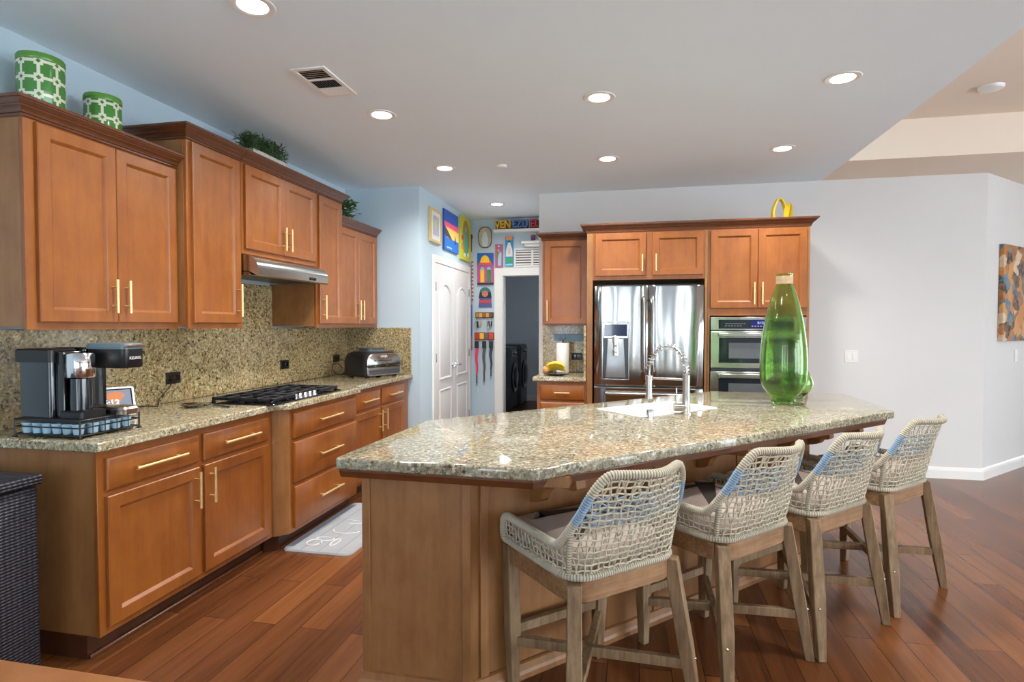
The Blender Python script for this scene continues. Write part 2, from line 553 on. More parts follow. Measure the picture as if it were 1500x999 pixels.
CROWN = [(0.0, 0.0), (0.006, 0.0), (0.009, 0.004), (0.009, 0.010), (0.006, 0.013), (0.012, 0.014), (0.014, 0.022), (0.020, 0.030), (0.030, 0.036), (0.032, 0.041), (0.036, 0.042), (0.042, 0.050), (0.049, 0.055), (0.050, 0.060), (0.056, 0.061), (0.057, 0.072), (0.054, 0.075), (0.0, 0.075)]
def crown(root, path, z0):
    """path runs so that the outside is on its right-hand side"""
    m = MB()
    cols = [offset_poly(path, a, closed=False) for a, z in CROWN]
    rings = []
    for i in range(len(path)):
        rings.append([(cols[k][i][0], cols[k][i][1], z0 + CROWN[k][1]) for k in range(len(CROWN))])
    m.rings(rings)
    return m.build('crown_moulding', 'crown', root, angle=30)
def toe_molding(m, pts, h=0.018):
    pass

# ---- left wall, upper cabinets
FA, FBX = -2.46, -2.40
ZU, ZT, ZT2 = 1.372, 2.262, 2.425
def upper_box(root, x, y0, y1, z0, z1, mat='wood_side'):
    m = MB()
    m.box(XL + 0.004, x - 0.019, y0, y1, z0 + 0.012, z1)
    m.build('carcass', mat, root, bevel=0.001)
    f = MB()
    f.box(x - 0.019, x, y0, y1, z0, z1)
    return f.build('face_frame', 'wood', root, bevel=0.001)
r = thing('wall_cabinet', 'double-door wooden wall cabinet above the coffee maker, two green canisters on top', 'cabinet', ((XL + FA) / 2, 2.335, ZU))
upper_box(r, FA, 1.925, 2.742, ZU, ZT)
T = TL(FA)
shaker(r, T, 1.970, 2.346, 1.404, 2.245, (2.312, 1.530, False))
shaker(r, T, 2.349, 2.722, 1.404, 2.245, (2.384, 1.530, False))
crown(r, [(XL + 0.004, 1.925), (FA, 1.925), (FA, 2.742)], ZT - 0.008)
r = thing('wall_cabinet', 'tall narrow wooden wall cabinet on the left of the range hood, white planter above', 'cabinet', ((XL + FBX) / 2, 2.97, ZU))
upper_box(r, FBX, 2.745, 3.195, ZU, ZT2)
T = TL(FBX)
shaker(r, T, 2.775, 3.165, 1.404, 2.410, (3.132, 1.545, False), 0.20)
crown(r, [(XL + 0.004, 2.745), (FBX, 2.745), (FBX, 3.195)], ZT2 - 0.008)
r = thing('wall_cabinet', 'short wooden double-door wall cabinet mounted over the steel range hood', 'cabinet', ((XL + FBX) / 2, 3.63, 1.845))
upper_box(r, FBX, 3.198, 4.062, 1.845, ZT2)
shaker(r, T, 3.222, 3.638, 1.880, 2.410, (3.605, 1.99, False))
shaker(r, T, 3.641, 4.050, 1.880, 2.410, (3.674, 1.99, False))
crown(r, [(FBX, 3.198), (FBX, 4.062)], ZT2 - 0.008)
r = thing('wall_cabinet', 'tall narrow wooden wall cabinet on the right of the range hood', 'cabinet', ((XL + FBX) / 2, 4.26, ZU))
upper_box(r, FBX, 4.065, 4.468, ZU, ZT2)
shaker(r, T, 4.098, 4.452, 1.404, 2.410, (4.132, 1.535, False), 0.19)
crown(r, [(FBX, 4.065), (FBX, 4.468), (XL + 0.004, 4.468)], ZT2 - 0.008)
r = thing('wall_cabinet', 'double-door wooden wall cabinet above the indoor grill, nearest the pale blue wall', 'cabinet', ((XL + FA) / 2, 4.88, ZU))
upper_box(r, FA, 4.471, 5.285, ZU, ZT)
T = TL(FA)
shaker(r, T, 4.500, 4.873, 1.404, 2.245, (4.842, 1.53, False), 0.18)
shaker(r, T, 4.876, 5.255, 1.404, 2.245, (4.909, 1.53, False), 0.18)
crown(r, [(FA, 4.471), (FA, 5.285)], ZT - 0.008)

# ---- range hood
r = thing('range_hood', 'stainless steel under-cabinet range hood above the gas cooktop', 'range hood', (-2.5, 3.63, 1.70))
y0, y1 = 3.205, 4.055
arc = [(-2.40, 1.842)]
for k in range(9):
    a = k / 8 * PI / 2
    arc.append((-2.405 + 0.115 * math.sin(a), 1.755 + 0.085 * math.cos(a) * (1 - 0.0)))
prof = [(XL + 0.02, 1.842)] + arc + [(-2.288, 1.712), (-2.30, 1.705), (-2.33, 1.705), (-2.36, 1.73), (XL + 0.02, 1.73)]
m = MB(); m.rings([[(x, y, z) for x, z in prof] for y in (y0, y1)]); m.build('canopy', 'steel', r, angle=30)
m = MB()
for a, b in ((y0, y0 + 0.006), (y1 - 0.006, y1)):
    m.rings([[(x, y, z) for x, z in [(XL + 0.02, 1.735), (XL + 0.02, 1.712)] + [(-2.30, 1.708)] + [(-2.36, 1.735)]] for y in (a, b)])
m.build('skirt', 'steel', r)
m = MB(); m.box(XL + 0.06, -2.35, y0 + 0.03, y1 - 0.03, 1.722, 1.729); m.build('filter', 'graphite', r)
for yy in (3.80, 3.845): MB().box(-2.2875, -2.281, yy, yy + 0.028, 1.722, 1.742).build('switch', 'black', r, bevel=0.002)

# ---- left wall, base cabinets
BX = -2.13
ZB0, ZC = 0.103, 0.878
r = thing('base_cabinet', 'wooden base cabinet below the coffee maker, two drawers over two doors', 'cabinet', (-2.45, 2.5, 0))
m = MB(); m.box(XL + 0.004, BX - 0.019, 1.935, 3.085, ZB0, ZC); m.build('carcass', 'wood_side', r, bevel=0.001)
m = MB(); m.box(BX - 0.019, BX, 1.930, 3.085, ZB0, ZC); m.build('face_frame', 'wood', r, bevel=0.002)
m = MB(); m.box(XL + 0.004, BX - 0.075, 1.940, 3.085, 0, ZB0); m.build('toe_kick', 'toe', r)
m = MB(); m.box(BX - 0.075, BX - 0.060, 1.945, 3.084, 0, 0.018); m.build('toe_moulding', 'crown', r, bevel=0.005)
T = TL(BX)
slab(r, T, 1.962, 2.478, 0.706, 0.842, 0.29)
slab(r, T, 2.512, 3.040, 0.706, 0.842, 0.29)
shaker(r, T, 1.962, 2.478, 0.135, 0.682, (2.500 - 0.055, 0.575, False), 0.18)
shaker(r, T, 2.512, 3.040, 0.135, 0.682, (2.512 + 0.035, 0.575, False), 0.18)
BB = -2.055
r = thing('drawer_base_cabinet', 'wooden three-drawer base cabinet that steps forward below the gas cooktop', 'cabinet', (-2.42, 3.6, 0))
plan = [(XL + 0.004, 3.088), (BX, 3.088), (BX + 0.012, 3.092), (BB - 0.003, 3.150), (BB, 3.160), (BB, 4.028), (BB - 0.003, 4.036), (BX + 0.008, 4.092), (XL + 0.004, 4.095)]
m = MB(); m.prism(plan, ZB0, ZC); m.build('carcass', 'wood_side', r)
m = MB(); m.box(BB - 0.001, BB + 0.002, 3.168, 4.022, ZB0, ZC); m.build('face_frame', 'wood', r)
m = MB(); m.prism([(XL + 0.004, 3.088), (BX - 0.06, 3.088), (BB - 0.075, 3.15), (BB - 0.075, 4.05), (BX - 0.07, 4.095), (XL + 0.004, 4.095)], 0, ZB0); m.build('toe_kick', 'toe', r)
m = MB(); m.prism([(BX - 0.062, 3.10), (BB - 0.062, 3.16), (BB - 0.062, 4.05), (BB - 0.078, 4.05), (BB - 0.078, 3.165), (BX - 0.07, 3.112)], 0, 0.018); m.build('toe_moulding', 'crown', r)
T = TL(BB + 0.002)
slab(r, T, 3.185, 4.005, 0.690, 0.845, 0.29)
slab(r, T, 3.185, 4.005, 0.412, 0.665, 0.29)
slab(r, T, 3.185, 4.005, 0.130, 0.388, 0.29)
r = thing('base_cabinet', 'wooden base cabinet below the indoor grill, two drawers over two doors', 'cabinet', (-2.45, 4.67, 0))
m = MB(); m.box(XL + 0.004, BX - 0.019, 4.098, 5.262, ZB0, ZC); m.build('carcass', 'wood_side', r, bevel=0.001)
m = MB(); m.box(BX - 0.019, BX, 4.098, 5.265, ZB0, ZC); m.build('face_frame', 'wood', r, bevel=0.002)
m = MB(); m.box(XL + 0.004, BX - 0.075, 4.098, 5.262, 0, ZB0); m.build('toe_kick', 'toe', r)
T = TL(BX)
slab(r, T, 4.130, 4.602, 0.706, 0.842, 0.26)
slab(r, T, 4.640, 5.135, 0.706, 0.842, 0.26)
shaker(r, T, 4.130, 4.602, 0.135, 0.682, (4.570, 0.575, False), 0.18)
shaker(r, T, 4.640, 5.135, 0.135, 0.682, (4.674, 0.575, False), 0.18)

# ---- countertop slabs with rounded edges
ZG = 0.918
def slab_top(name, poly, mat, label, cat, holes=(), z0=ZC, z1=ZG, parent=None, rad=0.010, outward=1):
    """poly counter-clockwise"""
    bm = bmesh.new()
    rings = [(-0.004, z0), (0.0, z0 + 0.004)]
    for k in range(5):
        a = k / 4 * PI / 2
        rings.append((-rad * (1 - math.cos(a)), z1 - rad * (1 - math.sin(a))))
    loops = []
    for d, z in rings:
        loops.append([bm.verts.new((x, y, z)) for x, y in offset_poly(poly, d)])
    n = len(poly)
    for a, b in zip(loops[:-1], loops[1:]):
        for k in range(n):
            bm.faces.new((a[k], a[(k + 1) % n], b[(k + 1) % n], b[k]))
    def cap(vloop, hl):
        es = []
        for lp in [vloop] + hl:
            for k in range(len(lp)):
                e = bm.edges.get((lp[k], lp[(k + 1) % len(lp)]))
                es.append(e or bm.edges.new((lp[k], lp[(k + 1) % len(lp)])))
        bmesh.ops.triangle_fill(bm, use_beauty=True, use_dissolve=False, edges=es)
    ht = [[bm.verts.new((x, y, z1)) for x, y in h] for h in holes]
    hb = [[bm.verts.new((x, y, z0)) for x, y in h] for h in holes]
    for a, b in zip(ht, hb):
        for k in range(len(a)):
            bm.faces.new((a[k], a[(k + 1) % len(a)], b[(k + 1) % len(a)], b[k]))
    cap(loops[-1], ht); cap(loops[0], hb)
    bmesh.ops.recalc_face_normals(bm, faces=bm.faces)
    me = bpy.data.meshes.new(name)
    c = Vector((sum(p[0] for p in poly) / n, sum(p[1] for p in poly) / n, z0))
    bmesh.ops.translate(bm, verts=bm.verts, vec=-c)
    bm.to_mesh(me); bm.free()
    me.materials.append(M[mat])
    me.polygons.foreach_set('use_smooth', [True] * len(me.polygons))
    me.set_sharp_from_angle(angle=math.radians(35))
    o = bpy.data.objects.new(name, me); COL.objects.link(o); o.location = c
    OFF[o.name] = c
    return tag(o, label, cat)
EX = -2.09
slab_top('granite_countertop', [(XL + 0.004, 1.90), (EX, 1.90), (EX, 3.05), (EX + 0.012, 3.075), (EX + 0.065, 3.125), (EX + 0.078, 3.15), (EX + 0.078, 4.03), (EX + 0.065, 4.06), (EX + 0.012, 4.105), (EX, 4.13), (EX, 5.295), (XL + 0.004, 5.295)], 'granite',
         'speckled granite countertop along the left wall, holding the cooktop and coffee maker', 'countertop')
m = MB()
m.box(XL + 0.002, XL + 0.026, 1.905, 5.298, ZG + 0.0005, ZU - 0.001)
m.box(XL + 0.002, XL + 0.026, 3.205, 4.055, ZU - 0.001, 1.70)
m.box(XL + 0.028, -2.105, 5.276, 5.299, ZG + 0.0005, ZU - 0.003)
tag(m.build('granite_backsplash', 'granite_splash', bevel=0.001), 'tall speckled granite backsplash behind the left counter and cooktop', 'backsplash')

# ------------------------------------------------------------------ island
def uv(u, v): return ((u - v) * 0.70711, (u + v) * 0.70711)
ISL = [(-1.035, 1.862), (-0.302, 1.845), (1.435, 3.52), (1.452, 4.35), (0.56, 4.31), (-0.995, 2.70)]
isl = round_poly(ISL, [0.02, 0.02, 0.025, 0.03, 0.03, 0.02], 4)
hole = round_poly([uv(2.17, 2.085), uv(2.765, 2.085), uv(2.765, 2.42), uv(2.17, 2.42)], 0.03, 4)
slab_top('island_countertop', isl, 'granite_light', 'large angled granite island countertop with a white sink cut into it', 'countertop', holes=[hole])
r = thing('kitchen_island', 'wooden angled island base under the granite top, bar stools along its side', 'kitchen island', (0.0, 3.0, 0))
W0 = 1.85
base = [(-1.0, 2.022), (-0.575, 2.022), (-0.556, 2.0603)]
pe = uv(3.32, W0)
base += [pe, (pe[0], 4.20), (0.60, 4.20), (-0.95, 2.65), (-1.0, 2.62)]
m = MB()
for i in range(len(base)):          # walls of the base, open inside under the sink
    a = Vector(base[i]); b = Vector(base[(i + 1) % len(base)])
    d = (b - a).normalized(); nn = Vector((-d.y, d.x))
    m.prism([tuple(a), tuple(b), tuple(b + nn * 0.02), tuple(a + nn * 0.02)], 0.0, 0.835)
m.build('carcass', 'wood_side', r, smooth=False)
# apron board under the granite
ap = offset_poly([(-1.035, 1.862), (-0.302, 1.845), (1.435, 3.52), (1.452, 4.35)], -0.035, closed=False)
ap2 = offset_poly([(-1.035, 1.862), (-0.302, 1.845), (1.435, 3.52), (1.452, 4.35)], -0.075, closed=False)
m = MB()
rings = []
for i in range(4):
    a, b = ap[i], ap2[i]
    c = (a[0] * 0.75 + b[0] * 0.25, a[1] * 0.75 + b[1] * 0.25)
    rings.append([(a[0], a[1], ZC - 0.0005), (a[0], a[1], 0.862), (c[0], c[1], 0.838), (b[0], b[1], 0.838), (b[0], b[1], ZC - 0.0005)])
m.rings(rings)
m.build('apron', 'crown', r, angle=20)
m = MB(); m.prism(offset_poly(ISL, -0.05), 0.836, ZC - 0.001)
# sub-top panel with an opening at the sink is left as strips around it
strips = MB()
strips.box(-0.98, -0.20, 1.92, 2.03, 0.84, ZC - 0.001)
strips.prism([uv(1.15, 1.56), uv(3.30, 1.56), uv(3.30, 2.02), uv(1.15, 2.02)], 0.842, ZC - 0.001)
strips.build('sub_top', 'wood_side', r, smooth=False)
# front frame strips
m = MB()
m.box(-1.004, -0.972, 2.012, 2.024, 0.05, 0.838)
m.box(-0.606, -0.573, 2.012, 2.024, 0.05, 0.838)
m.prism([uv(1.068, W0 - 0.010), uv(1.105, W0 - 0.010), uv(1.105, W0), uv(1.068, W0)], 0.05, 0.838)
m.build('corner_post', 'wood_side', r, bevel=0.002)
# base moulding
m = MB()
pth = [(-1.0, 2.62), (-1.0, 2.022), (-0.585, 2.022), pe, (pe[0], 4.20)]
pr = [(0.0, 0.0), (0.020, 0.0), (0.020, 0.020), (0.014, 0.032), (0.010, 0.058), (0.0, 0.062)]
cols = [offset_poly(pth, a, closed=False) for a, z in pr]
m.rings([[(cols[k][i][0], cols[k][i][1], pr[k][1]) for k in range(len(pr))] for i in range(len(pth))])
m.build('base_moulding', 'wood_side', r, smooth=False)
# corbels on the diagonal side
for u in (1.30, 2.30, 2.99, 3.30):
    pts = [(0, 0.838), (0.285, 0.838), (0.290, 0.808), (0.278, 0.798), (0.25, 0.795)]
    for k in range(1, 9):
        a = k / 8 * PI / 2
        pts.append((0.25 - 0.175 * math.sin(a), 0.795 - 0.075 * (1 - math.cos(a))))
    pts += [(0.060, 0.705), (0.030, 0.695), (0.0, 0.69)]
    m = MB()
    m.rings([[(*uv(uu, W0 - a), z) for a, z in pts] for uu in (u - 0.0, u + 0.042)])
    m.build('corbel', 'wood_side', r, angle=30)
# panel seam strips
for u in (2.0, 2.62):
    m = MB(); m.prism([uv(u, W0 - 0.008), uv(u + 0.05, W0 - 0.008), uv(u + 0.05, W0), uv(u, W0)], 0.06, 0.838)
    m.build('panel_strip', 'wood_side', r, bevel=0.001)

# sink, faucet, soap dispenser
m = MB()
def sr(i, z): return [(*p, z) for p in round_poly([uv(2.17 + i, 2.085 + i), uv(2.765 - i, 2.085 + i), uv(2.765 - i, 2.42 - i), uv(2.17 + i, 2.42 - i)], 0.035, 4)]
m.rings([sr(-0.014, ZG + 0.0006), sr(-0.014, ZG + 0.0032), sr(-0.011, ZG + 0.0045), sr(0.002, ZG + 0.0045), sr(0.006, ZG + 0.001), sr(0.012, 0.80), sr(0.03, 0.72), sr(0.06, 0.715)], cap0=False)
sk = m.build('sink', 'sink_white', angle=50)
tag(sk, 'white kitchen sink set in the island granite', 'sink')
m = MB(); m.lathe([(0.04, 0), (0.04, 0.003), (0.02, 0.004)], c=(*uv(2.46, 2.25), 0.7155), n=20); m.build('drain', 'chrome', sk)
fb = Vector((*uv(2.450, 2.036), ZG + 0.0004))
fd = Vector((-0.53, 0.85, 0)).normalized() * 1.0          # direction the spout reaches
fd = Vector((-0.93, 0.36, 0)).normalized()
r = thing('spring_faucet', 'tall nickel pull-down faucet with a coiled spring arch beside the island sink', 'faucet', tuple(fb))
m = MB()
m.lathe([(0.030, 0.0), (0.030, 0.006), (0.021, 0.010), (0.021, 0.085), (0.019, 0.09), (0.019, 0.205), (0.017, 0.21)], c=tuple(fb), n=24)
m.build('body', 'nickel', r)
arch = []
Wd, zt = 0.205, 0.262
for k in range(41):
    t = k / 40
    a = PI * t
    arch.append(fb + fd * (Wd / 2 * (1 - math.cos(a))) + Vector((0, 0, 0.205 + 0.155 * math.sin(a) ** 0.85)))
arch += [arch[-1] + Vector((0, 0, -0.02 * k)) for k in range(1, 2)]
m = MB(); m.tube(arch, 0.0065, 10); m.build('hose', 'steel', r)
# spring coil around the arch
P = arch
L = [0]
for i in range(1, len(P)): L.append(L[-1] + (P[i] - P[i - 1]).length)
coil = []
turns = 21; N = turns * 10
side = fd.cross(Vector((0, 0, 1))).normalized()
for i in range(N + 1):
    s = L[-1] * 0.86 * i / N
    j = max(k for k in range(len(L)) if L[k] <= s + 1e-9); j = min(j, len(P) - 2)
    f = (s - L[j]) / max(L[j + 1] - L[j], 1e-6)
    c = P[j].lerp(P[j + 1], f)
    tg = (P[j + 1] - P[j]).normalized(); nn = tg.cross(side).normalized()
    a = 2 * PI * turns * i / N
    coil.append(c + side * math.cos(a) * 0.0155 + nn * math.sin(a) * 0.0155)
m = MB(); m.tube(coil, 0.0028, 6); m.build('spring', 'chrome', r)
he = arch[-1]
m = MB()
m.lathe([(0.012, 0.0), (0.014, -0.01), (0.0165, -0.02), (0.0165, -0.095), (0.021, -0.112), (0.021, -0.122), (0.016, -0.124)], c=tuple(he + Vector((0, 0, 0.005))), n=20)
m.build('spray_head', 'nickel', r)
m = MB(); zb = ZG + 0.183
m.tube([fb + Vector((0, 0, 0.183)), Vector((he.x, he.y, zb))], 0.006, 10)
m.lathe([(0.021, -0.012), (0.021, 0.012), (0.019, 0.013)], c=(he.x, he.y, zb), n=20)
m.build('support_arm', 'nickel', r)
m = MB()
ld = Vector((-0.99, -0.12, 0)).normalized()
a0 = fb + Vector((0, 0, 0.036))
m.tube([a0, a0 + ld * 0.065], 0.021, 18)
m.tube([a0 + ld * 0.052 + Vector((0, 0, 0.01)), a0 + ld * 0.052 + Vector((0, 0, 0.105))], [0.005, 0.004], 10)
m.build('lever', 'nickel', r)
m = MB(); sp = (*uv(2.185, 2.045), ZG)
m.lathe([(0.017, 0), (0.017, 0.006), (0.013, 0.008), (0.013, 0.012), (0.018, 0.014), (0.018, 0.040), (0.016, 0.043)], c=sp, n=20)
tag(m.build('air_switch', 'chrome'), 'small round chrome button cylinder on the granite near the faucet', 'sink accessory')
# vases
def vase(name, prof, c, n, wall_, label, rim=None):
    inner = [(max(r_ - wall_, 0.004), z) for r_, z in prof]
    inner[0] = (inner[0][0], prof[0][1] + 0.018)
    for i in range(1, len(inner)):
        inner[i] = (inner[i][0], max(inner[i][1], prof[0][1] + 0.018 + 0.001 * i))
    m = MB(); m.lathe(prof + inner[::-1], c=c, n=n)
    o = m.build(name, 'green_glass', angle=60)
    return tag(o, label, 'vase')
vp = [(0.060, 0.0), (0.068, 0.006), (0.070, 0.03), (0.085, 0.055), (0.118, 0.10), (0.130, 0.135), (0.134, 0.20), (0.134, 0.27), (0.130, 0.34), (0.121, 0.42), (0.108, 0.50), (0.092, 0.57), (0.075, 0.635), (0.057, 0.69), (0.046, 0.715), (0.043, 0.73), (0.042, 0.765), (0.046, 0.775), (0.047, 0.782)]
v1 = vase('glass_vase', vp, (0.905, 3.715, ZG + 0.0005), 48, 0.005, 'tall green glass vase with a twine-wrapped neck on the island')
M['twine'] = plain('twine', srgb(196, 170, 136), 0.9, var=0.15, scale=60)
M['green_glass'] = M['green_glass']
m = MB()
for k in range(15): m.tube([(0.905 + 0.0455 * math.cos(2 * PI * j / 28), 3.715 + 0.0455 * math.sin(2 * PI * j / 28), ZG + 0.722 + k * 0.0031) for j in range(28)], 0.0022, 5, closed=True)
m.build('twine_wrap', 'twine', v1)
vp2 = [(0.040, 0.0), (0.048, 0.005), (0.055, 0.025), (0.090, 0.06), (0.108, 0.095), (0.110, 0.13), (0.100, 0.17), (0.078, 0.215), (0.05, 0.25), (0.032, 0.265), (0.030, 0.28), (0.036, 0.29)]
vp2 = [(a * 0.9, b * 0.82) for a, b in vp2]
vase('glass_vase', vp2, (1.055, 4.00, ZG + 0.0005), 36, 0.005, 'smaller round green glass vase half hidden behind the tall vase')

# ------------------------------------------------------------------ back wall run
FB = 5.25
ZTB = 2.235
r = thing('fridge_surround', 'wooden fridge surround with two side panels and two doors above the refrigerator', 'cabinet', (0.13, 5.55, 0))
m = MB(); m.box(-0.392, -0.340, FB, YB - 0.003, 0, ZTB); m.box(0.632, 0.655, FB, YB - 0.003, 0, ZTB); m.build('side_panel', 'wood_side', r, bevel=0.001)
m = MB(); m.box(-0.340, 0.632, FB + 0.02, YB - 0.003, 1.80, ZTB); m.build('carcass', 'wood_side', r)
m = MB(); m.box(-0.3395, 0.6315, FB + 0.0005, FB + 0.0195, 1.80, ZTB); m.build('face_frame', 'wood', r, bevel=0.001)
T = TB(FB)
shaker(r, T, -0.318, 0.130, 1.835, 2.215, (0.098, 1.945, False), 0.15)
shaker(r, T, 0.184, 0.618, 1.835, 2.215, (0.216, 1.945, False), 0.15)
crown(r, [(-0.392, YB - 0.003), (-0.392, FB), (0.655, FB)], ZTB - 0.008)
r = thing('oven_cabinet', 'tall wooden oven cabinet with two doors above the built-in double oven', 'cabinet', (1.07, 5.55, 0))
m = MB()
m.box(0.658, 0.676, FB, YB - 0.003, 0, ZTB); m.box(1.456, 1.476, FB, YB - 0.003, 0, ZTB); m.box(0.676, 1.456, YB - 0.02, YB - 0.003, 0, ZTB)
m.build('carcass', 'wood_side', r, smooth=False)
m = MB(); m.box(0.676, 1.456, FB, YB - 0.02, 1.475, ZTB); m.box(0.676, 1.456, FB, YB - 0.02, 0.10, 0.42); m.build('face_frame', 'wood', r, bevel=0.001)
shaker(r, T, 0.676, 1.061, 1.540, 2.215, (1.030, 1.665, False), 0.19)
shaker(r, T, 1.064, 1.452, 1.540, 2.215, (1.095, 1.665, False), 0.19)
slab(r, T, 0.680, 1.450, 0.13, 0.40, 0.29)
crown(r, [(0.655, FB), (1.476, FB), (1.476, YB - 0.003)], ZTB - 0.008)
FS = 5.52
r = thing('wall_cabinet', 'single-door wooden wall cabinet left of the fridge, above the fruit plate', 'cabinet', (-0.62, 5.7, 1.389))
m = MB(); m.box(-0.842, -0.396, FS + 0.019, YB - 0.003, 1.389, 2.215); m.build('carcass', 'wood_side', r)
m = MB(); m.box(-0.842, -0.396, FS, FS + 0.019, 1.389, 2.215); m.build('face_frame', 'wood', r, bevel=0.001)
shaker(r, TB(FS), -0.818, -0.408, 1.405, 2.205, (-0.788, 1.535, False), 0.20)
crown(r, [(-0.842, YB - 0.003), (-0.842, FS), (-0.396, FS)], 2.207)
r = thing('base_cabinet', 'small wooden drawer base cabinet between the laundry doorway and the fridge', 'cabinet', (-0.62, 5.55, 0))
m = MB(); m.box(-0.848, -0.396, FB + 0.019, YB - 0.003, ZB0, ZC); m.build('carcass', 'wood_side', r)
m = MB(); m.box(-0.848, -0.396, FB, FB + 0.019, ZB0, ZC); m.build('face_frame', 'wood', r, bevel=0.001)
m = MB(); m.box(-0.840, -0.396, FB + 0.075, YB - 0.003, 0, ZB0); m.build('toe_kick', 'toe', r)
slab(r, T, -0.818, -0.410, 0.706, 0.842, 0.14)
slab(r, T, -0.818, -0.410, 0.420, 0.682, 0.14)
slab(r, T, -0.818, -0.410, 0.130, 0.396, 0.14)
slab_top('granite_countertop', [(-0.885, 5.215), (-0.396, 5.215), (-0.396, YB - 0.003), (-0.885, YB - 0.003)], 'granite', 'small granite countertop left of the fridge holding fruit and paper towels', 'countertop')
m = MB(); m.box(-0.885, -0.42, YB - 0.024, YB - 0.003, ZG + 0.0005, 1.388); m.box(-0.418, -0.3965, 5.24, YB - 0.003, ZG + 0.0005, 1.388)
tag(m.build('granite_backsplash', 'granite_splash', bevel=0.001), 'small granite backsplash behind the paper towel roll', 'backsplash')

# refrigerator
r = thing('refrigerator', 'stainless steel french-door refrigerator with a water dispenser', 'refrigerator', (0.15, 5.5, 0))
m = MB(); m.box(-0.322, 0.618, 5.235, YB - 0.03, 0.02, 1.745); m.build('body', 'graphite', r, bevel=0.004)
FY = 5.235
def fdoor(x0, x1, z0, z1, name, hole=None):
    # gently bowed door front
    m = MB()
    nx = 14
    rings = []
    for i in range(nx + 1):
        x = x0 + (x1 - x0) * i / nx
        t = abs(2 * i / nx - 1)
        bow = 0.062 + 0.012 * (1 - t ** 2) - (0.018 if i in (0, nx) else 0)
        rings.append([(x, FY - 0.002, z0), (x, FY - bow + 0.006, z0), (x, FY - bow, z0 + 0.008), (x, FY - bow, z1 - 0.008), (x, FY - bow + 0.006, z1), (x, FY - 0.002, z1)])
    m.rings(rings)
    return m.build(name, 'steel_wavy', r, angle=35)
dl = fdoor(-0.318, 0.148, 0.856, 1.742, 'door')
dr_ = fdoor(0.153, 0.616, 0.856, 1.742, 'door')
dz = fdoor(-0.318, 0.616, 0.06, 0.842, 'freezer_drawer')
for d, x in ((dl, 0.112), (dr_, 0.190)):
    m = MB(); m.tube([(x, 5.175, 1.64), (x, 5.125, 1.625), (x, 5.118, 1.59), (x, 5.118, 1.02), (x, 5.125, 0.985), (x, 5.175, 0.97)], 0.013, 12); m.build('handle', 'steel', d)
m = MB(); m.tube([(-0.22, 5.175, 0.790), (-0.21, 5.125, 0.79), (-0.18, 5.115, 0.79), (0.48, 5.115, 0.79), (0.51, 5.125, 0.79), (0.52, 5.175, 0.79)], 0.013, 12); m.build('handle', 'steel', dz)
# dispenser
Td = TB(5.168)
m = MB()
def frame(m, u0, u1, v0, v1, b, w0, w1, T):
    m.box(u0, u0 + b, v0, v1, w0, w1, T); m.box(u1 - b, u1, v0, v1, w0, w1, T); m.box(u0 + b, u1 - b, v0, v0 + b, w0, w1, T); m.box(u0 + b, u1 - b, v1 - b, v1, w0, w1, T)
frame(m, -0.252, -0.008, 0.905, 1.425, 0.014, -0.01, 0.012, Td)
m.box(-0.240, -0.020, 1.275, 1.30, -0.01, 0.012, Td)
dp = m.build('dispenser', 'steel', dl, bevel=0.004)
m = MB(); m.box(-0.230, -0.030, 1.300, 1.400, 0.0, 0.008, Td); m.build('display', plain('blue_black_display', srgb(22, 36, 66), 0.08, coat=0.5), dl)
m = MB(); m.rings([[(-0.218, 0.930, 0.0114), (-0.042, 0.930, 0.0114), (-0.062, 1.272, 0.0114), (-0.198, 1.272, 0.0114)], [(-0.212, 0.935, 0.013), (-0.048, 0.935, 0.013), (-0.066, 1.270, 0.013), (-0.194, 1.270, 0.013)]], T=Td); m.build('recess_back', plain('grey_recess', srgb(168, 174, 178), 0.35, 0.85), dl)
m = MB(); m.lathe([(0.030, 0), (0.030, 0.05), (0.022, 0.055), (0.022, 0.11), (0.028, 0.115), (0.026, 0.165)], n=20, T=lambda x, y, z: Td(-0.130 + x, 1.29 - z, 0.018 + y * 0.6)); m.build('nozzle', 'chrome', dl)

m = MB(); m.box(-0.238, -0.022, 0.919, 1.275, 0.004, 0.0112, Td); m.build('recess_side_shade', plain('recess_shade_grey', srgb(62, 70, 74), 0.3, 0.5), dl)  # flat dark panel, shade of the recess sides put into its colour

# double oven
r = thing('double_oven', 'stainless steel built-in double wall oven with a dark glass control panel', 'oven', (1.07, 5.5, 0.46))
To = TB(5.245)
m = MB(); m.box(0.690, 1.442, 5.252, YB - 0.1, 0.45, 1.455); m.build('body', 'graphite', r)
m = MB(); m.box(0.680, 1.450, 1.352, 1.464, 0, 0.02, To); m.build('control_panel', 'steel', r, bevel=0.003)
m = MB(); m.box(0.745, 1.390, 1.362, 1.440, 0.02, 0.024, To); m.build('panel_glass', 'dark_glass', r)
m = MB(); m.box(1.005, 1.130, 1.375, 1.430, 0.0242, 0.0262, To); m.build('display', plain('navy_display', srgb(24, 26, 96), 0.1), r)
m = text_mb('5:12', 0.030, lambda x, y, z: To(1.085 + x, 1.413 + y, 0.0265 + z), 0.0003); m.build('display_digits', emit('pale_digits', srgb(150, 170, 255), 1.0), r, smooth=False)
m = MB()
for k in range(12):
    m.box(0.80 + k * 0.014, 0.808 + k * 0.014, 1.404, 1.407, 0.0242, 0.0248, To)
    if k % 2 == 0: m.box(0.80 + k * 0.012, 0.812 + k * 0.012, 1.385, 1.388, 0.0242, 0.0248, To)
for k in range(5): m.box(1.015 + k * 0.023, 1.026 + k * 0.023, 1.381, 1.387, 0.0265, 0.027, To)
m.build('panel_marks', plain('pale_marks', srgb(190, 195, 200), 0.5), r)
